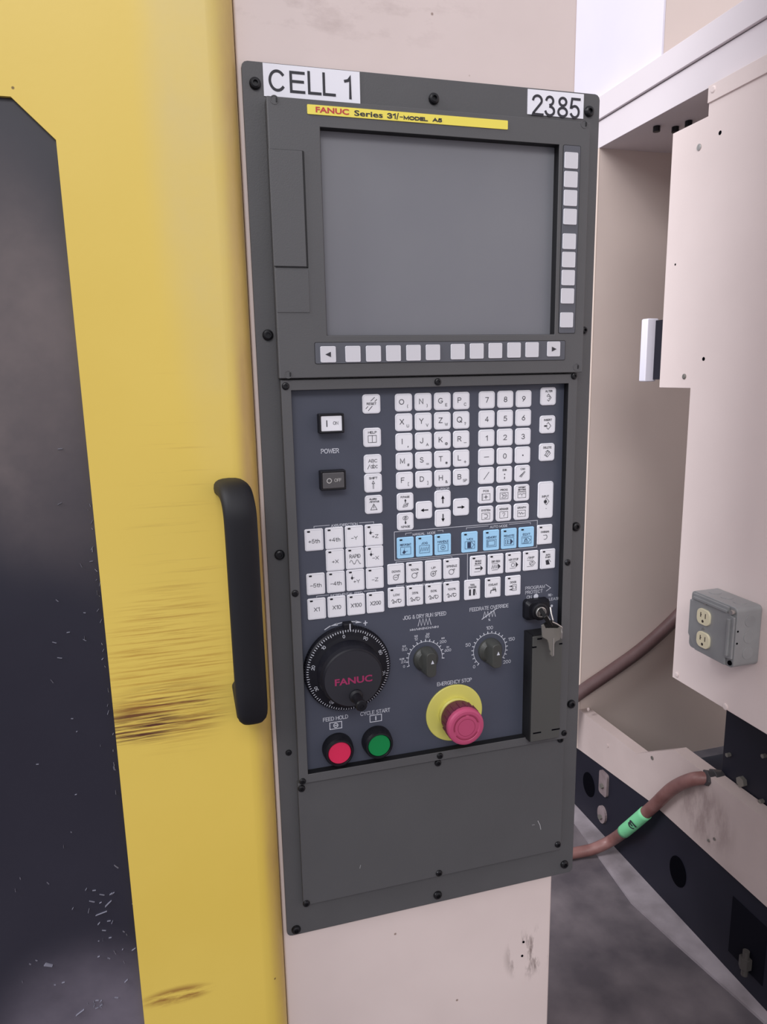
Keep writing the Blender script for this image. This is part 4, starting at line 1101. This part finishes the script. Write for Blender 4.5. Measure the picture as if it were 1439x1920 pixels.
# ---- olive slot cover at lower right
YS = -.0180
x0, x1, z0, z1 = rect((997.5, 1194), (1055, 1188), (1050, 1371), (998.5, 1376), YS)
x1 = min(x1, ix1 + .001); z0 = iz0 - .001
bm = BM(); box(bm, x0, x1, YS, YM, z0, z1)
so = obj('slot_cover', bm, SLOT, op, 'olive grey raised cover of the card slot', bevel=.0005)
bm = BM(); box(bm, x0 - .0012, x0 + .0005, YS + .0012, YM, z0, z1 + .0012); box(bm, x0, x1 - .0005, YS + .0012, YM, z1 - .0003, z1 + .0012); obj('slot_shade', bm, EDGE, op, 'black strips put in as shade on the card slot cover')  # dark left side and top: shade put in as black strips
bm = BM()
for a, b in (((1008, 1198), (1017, 1197.5)), ((999, 1214), (1006.5, 1213)), ((1049, 1207.5), (1055, 1206.5)), ((1000, 1375), (1015, 1373)), ((1035, 1369), (1050, 1366))):
    (xa, za), (xb, zb2) = F_(*a, YS), F_(*b, YS); zc = (za + zb2) / 2
    box(bm, xa, xb, YS - .0002, YS + .0005, zc - .0007, zc + .0007)
obj('cover_notch', bm, HOLE, so, 'small dark notches')

# ================================================================== keys hanging in the lock
kk = empty('key_bunch', (kcx, -.018, kcz - .04), 'two keys hanging on a ring from the key switch', 'keys')
def kp(px, py, y): return at(px, py, 1, y)
bm = BM()
a = kp(1014, 1143, -.0165); b = kp(1029, 1166, -.036)
dirv = (b - a).normalized(); side = dirv.cross(Vector((.7, -.7, .3))).normalized(); nn = side.cross(dirv).normalized()
def slab(bm, a, b, w0, w1, t, side, nn):
    loft(bm, [[p + side * sx * w_ + nn * sz * t for sx, sz in ((-1, -1), (1, -1), (1, 1), (-1, 1))] for p, w_ in ((a, w0), (b, w1))])
slab(bm, a, a + (b - a) * .45, .0022, .0022, .0008, side, nn)
slab(bm, a + (b - a) * .12, b, .0040, .0078, .0020, side, nn)
prism(bm, [F_(*p, -.0288) for p in ((1017, 1172), (1026, 1166), (1036, 1163), (1053, 1175), (1053, 1181), (1018, 1181))], -.0288, -.0270)
k1 = obj('inserted_key', bm, mat('black_key_head', (36, 35, 34), .3, metal=.4), kk, 'dark key pushed into the lock', bevel=.0006)
bm = BM(); tube(bm, [kp(1032.5, 1139, -.022), kp(1034, 1150, -.026), kp(1037.5, 1164, -.032)], .0008, 8)
tube(bm, [kp(1022, 1150, -.030), kp(1032, 1163, -.036)], .0007, 8)
obj('key_edge', bm, STEEL, kk)
# split ring
bm = BM(); c = kp(1032, 1163, -.036); u = Vector((1, 0, -.35)).normalized(); v = Vector((.1, -.6, -.75)).normalized()
pts = [c + u * .011 * math.cos(t * math.pi / 12) + v * .011 * math.sin(t * math.pi / 12) for t in range(25)]
tube(bm, [kp(1036, 1166, -.036), kp(1045, 1170, -.036), kp(1054, 1176, -.036), kp(1054, 1186, -.036), kp(1053.5, 1197, -.035)], .0007, 8)
obj('wire_ring', bm, STEEL, kk)
bm = BM(); yk = -.031
hd = [F_(*p, yk) for p in ((1016.5, 1173), (1021, 1171), (1024, 1178), (1047, 1178), (1054, 1174), (1054.5, 1190), (1050, 1200), (1043, 1203), (1040, 1208), (1039.5, 1230), (1036, 1231.5), (1033, 1228), (1033.5, 1222), (1031, 1218), (1029.5, 1207), (1027, 1200), (1018, 1195))]
prism(bm, hd, yk, yk + .0018)
obj('hanging_key', bm, STEELD, kk, 'dull steel key hanging down', bevel=.0003)
bm = BM(); tube(bm, [F3 for F3 in (kp(1038.5, 1197, yk - .0002), kp(1038, 1229, yk - .0002))], .0005, 6); obj('key_groove', bm, STEEL, kk)

# ================================================================== blank cover plate
YC = -.0060
cx0, cx1, cz0, cz1 = rect((560, 1481), (1078, 1384), (1066, 1588), (569, 1701), YC)
cx1 = ox1; cz1 = oz0 - .0008
cov = empty('cover_plate', ((cx0 + cx1) / 2, -.002, cz0), 'blank charcoal cover plate at the foot of the control panel', 'plate')
bm = BM(); box(bm, cx0, cx1, YC, -.0002, cz0, cz1); obj('cover_sheet', bm, COVER, cov, bevel=.0006)
for px, py in ((566, 1479), (822, 1431), (1052, 1387), (575, 1695), (824, 1638), (1047, 1584)):
    x, z = F_(px, py, YC - .001); screw('screw', x, z, YC, .0035, .0022, cov)
P = Print(1, 0); P.line([F_(1009, 1539, YC), F_(1013, 1547, YC), F_(1014.5, 1555, YC)], .0005); P.line([F_(998, 1547, YC), F_(1003, 1546, YC)], .0003); P.line([F_(675, 1628, YC), F_(676.5, 1622, YC)], .0003)
P.make('scratch', mat('pale_scratch', (190, 190, 192), .5), cov, (0, YC - .0001, 0), 'short pale scratch')

# ================================================================== side enclosure (faces left, runs toward the viewer)
def G(px, py, x=XF): p = at(px, py, 0, x); return p.y, p.z
enc = empty('side_enclosure', (1.1, .3, 0), 'beige machine enclosure beyond the panel, with overhead beam and deep recess', 'enclosure')
YJ = .85
zbl = ZT + .229; zbt = ZT + .2835             # beam lower edge, seam
zft = ZT + .330                               # flange top
ynear = -.9
bm = BM(); box(bm, XF, 1.45, ynear, YJ + .25, zbl, zbt); obj('beam', bm, BEAMM, enc, bevel=.001)
bm = BM(); box(bm, XF - .006, XF + .30, ynear, YJ + .25, zbt + .0015, zft); obj('beam_flange', bm, BEAMM, enc, bevel=.001)
yw = G(1245, 60, XF + .01)[0]
bm = BM(); box(bm, XF + .008, XF + .029, yw + .004, YJ + .6, zft, 2.6); box(bm, XF + .008, XF + .012, yw, yw + .004, zft, 2.6); obj('upper_panel', bm, LITE, enc, 'bright white upper side panel')
bm = BM(); box(bm, XF + .0125, 2.0, yw, yw + .0035, zft + .001, 2.6); box(bm, XF + .031, 2.0, yw + .0035, yw + .03, zft + .001, 2.6); obj('upper_inner_wall', bm, JAMB, enc, 'shaded taupe wall above the beam')
bm = BM(); box(bm, XF + .0025, 1.45, YJ, YJ + .03, ZT - 1.19, zbl); box(bm, XF + .032, 1.45, YJ, YJ + .03, 0.1, ZT - 1.19); obj('recess_wall', bm, JAMB, enc, 'taupe wall inside the recess')
bm = BM(); box(bm, XF, XF + .002, YJ, YJ + .25, ZT - 1.196, zbl); obj('face_strip', bm, EDGEW, enc, 'pale vertical edge strip')
bm = BM(); box(bm, 1.42, 1.45, ynear, YJ, .1, zbl); obj('recess_back', bm, JAMB, enc)
# lower face: outline on the face plane, then sheet thickness
bm = BM()
up = [G(*p) for p in ((1086, 1330), (1194, 1413), (1264, 1404))]
zs = ZT - 1.006
pts = [(YJ, up[0][1]), up[1], (up[2][0], zs), (ynear, zs), (ynear, ZT - 1.17), G(1225, 1507), G(1086, 1405), (YJ, ZT - 1.196)]
prism(bm, pts, XF, XF + .03, 0); obj('lower_face', bm, BEIGE3, enc, 'grimy beige lower face')
bm = BM(); box(bm, XF + .031, 1.42, ynear, YJ, ZT - 1.31, ZT - 1.29); obj('sill', bm, NAVY, enc)
zo = zs
# black cabinet in the recess
yb = G(1347, 1400, XF + .02)[0]
bm = BM(); box(bm, XF + .032, 1.40, ynear, yb, ZT - 1.23, ZT - .60); blk = obj('black_housing', bm, NAVY, enc, 'black housing low inside the recess', bevel=.002)
bm = BM(); box(bm, XF + .032, XF + .10, yb, yb + .13, ZT - 1.23, zs - .09); obj('black_foot', bm, NAVY, enc, bevel=.002)
for px, py, r in ((1393, 1465, .010), (1368, 1415, .004), (1435, 1417, .004), (1430, 1502, .004)):
    y, z = G(px, py, XF + .030)
    bm = BM(); prism(bm, circ(y, z, r, 6, .3), XF + .024, XF + .034, 0); bm2 = obj('bolt', bm, STEELD, enc)
# bolts under the beam and on the faces
for px, py in ((1232, 241), (1267, 242), (1292, 231)):
    p = at(px, py, 2, zbl - .004); bm = BM(); prism(bm, circ(p.x, p.y, .007, 10), zbl - .010, zbl + .001, 2); obj('beam_bolt', bm, BLACKS, enc)
for px, py, xx in ((1224, 1421, XF), (1341, 1573, XF), (1330, 1576, XF), (1104, 1330, XF), (1140, 1398, XF)):
    y, z = G(px, py, xx); bm = BM(); prism(bm, circ(y, z, .0042 if px < 1300 else .003, 10), xx - .0015, xx + .001, 0); obj('rivet', bm, STEELD if px > 1150 else BEIGE3, enc)

# black base
base = empty('base_frame', (XF + .05, .3, 0), 'black steel base frame with oval holes standing on the floor', 'base')
bm = BM()
top_ = [(YJ + .3, ZT - 1.200), (YJ, ZT - 1.1975), (G(1225, 1507)[0], G(1225, 1507)[1] - .001), (ynear, ZT - 1.171)]
prism(bm, top_ + [(ynear, .002), (YJ + .3, .002)], XF + .004, XF + .030, 0)
obj('base_beam', bm, NAVY, base, bevel=.002)
def hole(pts_or_c, ry, rz, name='oval_hole'):
    y, z = G(*pts_or_c, XF + .004); bm = BM(); prism(bm, [(y + ry * math.cos(t * math.pi / 14), z + rz * math.sin(t * math.pi / 14)) for t in range(28)], XF + .0028, XF + .006, 0)
    return obj(name, bm, HOLE, base)
def ell(px, py, dx, dy):
    y0, z0 = G(px - dx, py, XF + .004); y1, z1 = G(px + dx, py, XF + .004); _, za = G(px, py - dy, XF + .004); _, zb_ = G(px, py + dy, XF + .004)
    return abs(y1 - y0) / 2, abs(za - zb_) / 2
for c, dx, dy in (((1105, 1471), 11, 22), ((1272, 1634), 16, 28)):
    ry, rz = ell(*c, dx, dy); hole(c, ry, rz)
for c, h_ in (((1132, 1469), .030), ((1129, 1527), .022)):
    y, z = G(*c, XF); ry, _ = ell(*c, 7.5, 10)
    if h_ > .025: pl = prism(BM(), rrect(y - ry, y + ry, z - h_, z + h_, .008, 4), XF - .002, XF + .004, 0)
    else: pl = prism(BM(), [(y + ry * math.cos(t * math.pi / 10), z + h_ * math.sin(t * math.pi / 10)) for t in range(20)], XF - .002, XF + .004, 0)
    pp = obj('clamp_plate', pl, mat('dull_bracket_paint', (140, 126, 128), .5, var=20, scale=30), base, 'beige bolted clamp plate')
    bm = BM(); prism(bm, circ(y, z - .006, .006, 6), XF - .008, XF - .001, 0); obj('clamp_bolt', bm, STEELD, pp)
a, b = G(1369, 1722, XF + .004), G(1433, 1815, XF + .004)
yA, yB_ = G(1369, 1760, XF + .004)[0], G(1436, 1790, XF + .004)[0]
bm = BM(); box(bm, XF + .0028, XF + .006, yB_, yA, .045, ZT - 1.205); obj('foot_pocket', bm, mat('pocket_shade_black', (13, 13, 22), .7, spec=.1), base, 'deep black sheet as the shade of a pocket')  # flat dark sheet that puts in the shade of a recessed pocket
y, z = G(1402, 1800, XF)
bm = BM(); prism(bm, circ(XF - .004, y, .011, 6), z - .014, z + .006, 2); prism(bm, circ(XF - .004, y, .006, 12), z - .03, z + .02, 2)
obj('levelling_bolt', bm, mat('dirty_bolt_steel', (84, 80, 78), .5, metal=.4), base, 'dull steel levelling bolt')

# ================================================================== cream access panel
XC = .835
acc = empty('access_panel', (XC + .008, .2, ZT - .85), 'large cream access panel with notched corners hung on the beige enclosure', 'panel')
yN1, yN2, yN3 = .492, .583, .494
ztop, znot, zlow, zbot = ZT + .222, ZT + .1765, ZT - .281, ZT - .846
bm = BM()
pts = [(ynear, ztop), (yN1, ztop), (yN1, znot), (yN2, znot), (yN2, zlow), (yN3, zlow), (yN3, zbot), (ynear, zbot)]
prism(bm, pts, XC, XC + .012, 0); obj('panel_sheet', bm, BEIGE2, acc, bevel=.0012)
zse = ZT + .196
bm = BM(); box(bm, XC - .003, XC + .001, ynear, yN1, zse, ztop + .001); tp = obj('top_rail', bm, BEIGE2, acc, 'thin folded rail along the top', bevel=.0008)
for px, py, r, m_, nm in ((1341, 168, .0065, BEIGE2, 'rivet'), (1270, 1265, .005, BEIGE2, 'rivet'), (1361, 1325, .006, BEIGE2, 'rivet'), (1312, 276, .0055, STEEL, 'screw'), (1284, 706, .0050, STEELD, 'screw'),
                      (1351, 249, .0035, HOLE, 'screw_hole'), (1320, 673, .0035, HOLE, 'screw_hole'), (1267, 496, .002, HOLE, 'screw_hole')):
    y, z = G(px, py, XC)
    bm = BM(); d0 = -.0045 if nm == 'rivet' and py < 200 else (-.002 if nm != 'screw_hole' else -.0003)
    loft(bm, [[(XC + d, y + r * k * math.cos(t * math.pi / 8), z + r * k * math.sin(t * math.pi / 8)) for t in range(16)] for d, k in ((.001, 1), (d0 * .6, 1), (d0, .6))])
    obj(nm, bm, m_, acc)

# ================================================================== white sensor bar
p0, p1 = at(1217, 598, 1, .62), at(1238, 596, 1, .62)
q0, q1 = at(1208, 715, 1, .62), at(1229, 716, 1, .62)
x0, x1 = (p0.x + q0.x) / 2, (p1.x + q1.x) / 2; z1, z0 = (p0.z + p1.z) / 2, (q0.z + q1.z) / 2
sen = empty('sensor_bar', ((x0 + x1) / 2, .63, z0), 'slim white plastic switch bar at the left edge of the cream panel', 'switch')
bm = BM(); prism(bm, rrect(x0, x1, z0, z1, .003, 3), .62, .640); obj('switch_body', bm, WSENS, sen, bevel=.002)
bm = BM(); box(bm, x1 - .004, XC + .012, .590, .634, z0 + .004, z1 - .004); obj('switch_bracket', bm, NAVY, sen, 'bracket coloured black as the shade of the gap')  # black colour puts in the shade of the gap beside the bar

# ================================================================== outlet box
XB = .781
ob = empty('outlet_box', (XB + .027, .26, ZT - .72), 'square galvanised junction box with two ivory receptacles on the cream panel', 'outlet box')
def GB(px, py): return G(px, py, XB)
yl = (GB(1292, 1150)[0]); yr = (GB(1376, 1160)[0] + GB(1374, 1255)[0]) / 2
ztp = (GB(1298, 1106)[1] + GB(1376, 1142)[1]) / 2; zbo = (GB(1298, 1215)[1] + GB(1374, 1258)[1]) / 2
e = .003
bm = BM(); prism(bm, rrect(yr, yl, zbo, ztp, .008, 4), XB + .004, XC, 0)
obj('box_body', bm, GALV, ob, bevel=.0012)
bm = BM(); c_ = .016
wy, wz_ = yl - yr, ztp - zbo
cov_o = [(yr + c_, zbo + .001), (yl - c_ * 1.3, zbo + .001), (yl - .006, zbo + c_ * 1.2), (yl - .001, zbo + c_ * 1.6), (yl - .001, ztp - c_), (yl - c_ * .5, ztp - c_), (yl - c_ * .5, ztp - .002), (yr + c_, ztp - .002), (yr + c_, ztp - c_ * .8), (yr + .002, ztp - c_), (yr + .002, zbo + c_), (yr + c_, zbo + c_ * .9)]
prism(bm, cov_o, XB, XB + .0045, 0); cv = obj('cover_plate', bm, GALV, ob, 'grey steel cover with clipped corners', bevel=.0012)
bm = BM(); box(bm, XB - .004, XB + .001, yr + .008, yr + .013, zbo + .020, ztp - .020); box(bm, XB - .003, XB + .001, yr + .016, yl - .012, ztp - .012, ztp - .007)
obj('raised_rib', bm, GALV, ob, bevel=.001)
for py, lbl in ((1157, 'upper'), (1200, 'lower')):
    px = 1320 if lbl == 'upper' else 1319
    y, z = G(px, py, XB - .002)
    bm = BM(); prism(bm, rrect(y - .0155, y + .0155, z - .0140, z + .0140, .0100, 5), XB - .0035, XB + .001, 0)
    rc = obj('receptacle', bm, IVORY, ob, 'ivory ' + lbl + ' receptacle', bevel=.0008)
    bm = BM(); box(bm, XB - .0037, XB - .003, y + .0045, y + .0065, z - .001, z + .0075); box(bm, XB - .0037, XB - .003, y + .003, y + .0045, z + .0026, z + .0040)
    box(bm, XB - .0037, XB - .003, y - .0068, y - .0050, z - .001, z + .0075)
    prism(bm, circ(y + .000, z - .0075, .0026, 12), XB - .0037, XB - .003, 0)
    obj('slots', bm, mat('dark_slot', (60, 48, 40), .7) if lbl == 'upper' else bpy.data.materials['dark_slot'], rc)
for px, py, r in ((1325, 1131, .003), (1320, 1179, .002)):
    y, z = G(px, py, XB); bm = BM(); prism(bm, circ(y, z, r, 12), XB - .0022, XB, 0); obj('screw', bm, STEEL, ob)
y, z = yr + .007, ztp - .008; bm = BM(); prism(bm, circ(y, z, .0042, 12), XB - .003, XB + .006, 0); obj('screw', bm, STEEL, ob)
y, z = yr + .007, zbo + .008; bm = BM(); prism(bm, circ(y, z, .0042, 12), XB + .002, XB + .0045, 0); obj('screw', bm, HOLE, ob)
for k in range(3):
    zc = zbo + wz_ * (.23 + .27 * k); xc = (XB + XC) / 2 + .004
    bm = BM(); b_ = [(xc + r * math.cos(t * math.pi / 12), zc + r * math.sin(t * math.pi / 12)) for r in (.0105,) for t in range(24)]
    prism(bm, b_, yr - .0006, yr + .001, 1); kb = obj('knockout', bm, GALV, ob, bevel=.0004)
    yc = yr + wy * (.23 + .27 * k)
    bm = BM(); prism(bm, circ(xc, yc, .0105, 24), ztp - .001, ztp + .0006, 2); obj('knockout', bm, GALV, ob, bevel=.0004)
for k in (.42, .62):
    bm = BM(); prism(bm, circ(XB + .008, zbo + wz_ * k, .0018, 10), yr - .0003, yr + .001, 1); obj('side_hole', bm, HOLE, ob)

# ================================================================== conduits
def hose(name, pts, r, m, label, n=10):
    bm = BM(); sp = spline(pts, 10); tube(bm, sp, r, 18, up=Vector((1, 0, .01)))
    return bm, sp
yh = YJ - .016
pts = [at(1010, 1356, 1, yh + .0), at(1085, 1301, 1, yh), at(1150, 1256, 1, yh), at(1205, 1216, 1, yh), at(1265, 1162, 1, yh), at(1330, 1090, 1, yh)]
h1 = empty('wall_conduit', pts[2], 'dark plum conduit running diagonally up across the shaded recess wall', 'conduit')
bm, sp = hose('', pts, .0162, HOSE2, ''); obj('conduit_sleeve', bm, HOSE2, h1, smooth=True)
xh = XF - .016
pts = [at(960, 1612, 2, .012), at(1040, 1606, 2, .012), at(1085, 1598, 2, .014), at(1115, 1591, 2, .022), at(1150, 1574, 2, .048), at(1180, 1551, 0, xh - .012), at(1225, 1512, 0, xh), at(1262, 1478, 0, xh), at(1300, 1461, 0, xh + .002), at(1335, 1459, 0, xh + .030)]
h2 = empty('floor_conduit', pts[4], 'brown conduit with a mint green tape band curving over the black base', 'conduit')
sp = spline(pts, 10)
bm = BM()
dep = [(p - Vector(CAM)).dot(RZ) for p in sp]
rad = [.0126] * len(sp)
tube(bm, sp, rad, 18, up=Vector((1, 0, .01)))
obj('conduit_sleeve', bm, HOSE, h2, smooth=True)
# tape
seg = sp[37:46]
def pxx(p):
    q = p - Vector(CAM); return F * q.dot(RX) / q.dot(RZ) + 719.5
seg = [p for p in sp if 1169 < pxx(p) < 1212]
c0, c1 = seg[0], seg[-1]
bm = BM(); tube(bm, seg, .0139, 24, up=Vector((1, 0, .01)))
tp = obj('tape_band', bm, GTAPE, h2, 'mint green tape band with a black 3', smooth=True)
P = Print(1, 0); P.text('3', 0, 0, .0200, .0200, pen=.0042)
bmm = P.bm
d_ = (c1 - c0).normalized(); mid = seg[int(len(seg) * .55)]; view = (Vector(CAM) - mid); view = (view - d_ * view.dot(d_)).normalized(); sd = d_.cross(view)
mesh_v = [(v, v.co.copy()) for v in bmm.verts]
for v, co in mesh_v:      # the figure reads across the hose, wrapped round it
    a = (co.z) / .0121
    pos = mid + d_ * co.z * 0
    along = co.z; ang = co.x / .0146
    v.co = mid + d_ * (-along) + (view * math.cos(ang) + sd * (-math.sin(ang))) * .0152
me = bpy.data.meshes.new('figure'); bmesh.ops.translate(bmm, vec=-wloc(tp), verts=bmm.verts); bmm.to_mesh(me); bmm.free(); me.materials.append(INK)
o = bpy.data.objects.new('figure', me); COL.objects.link(o); o.parent = tp
# connector
e0, e1 = at(1322, 1458, 0, xh + .014), at(1352, 1462, 0, xh + .046)
bm = BM(); tube(bm, [e0, e0.lerp(e1, .45)], .0150, 8, up=Vector((1, 0, .01))); tube(bm, [e0.lerp(e1, .4), e1], .0180, 16, up=Vector((1, 0, .01)))
obj('connector', bm, mat('dark_fitting', (70, 68, 70), .45, metal=.3), h2, 'dark hexagonal fitting', bevel=.001)
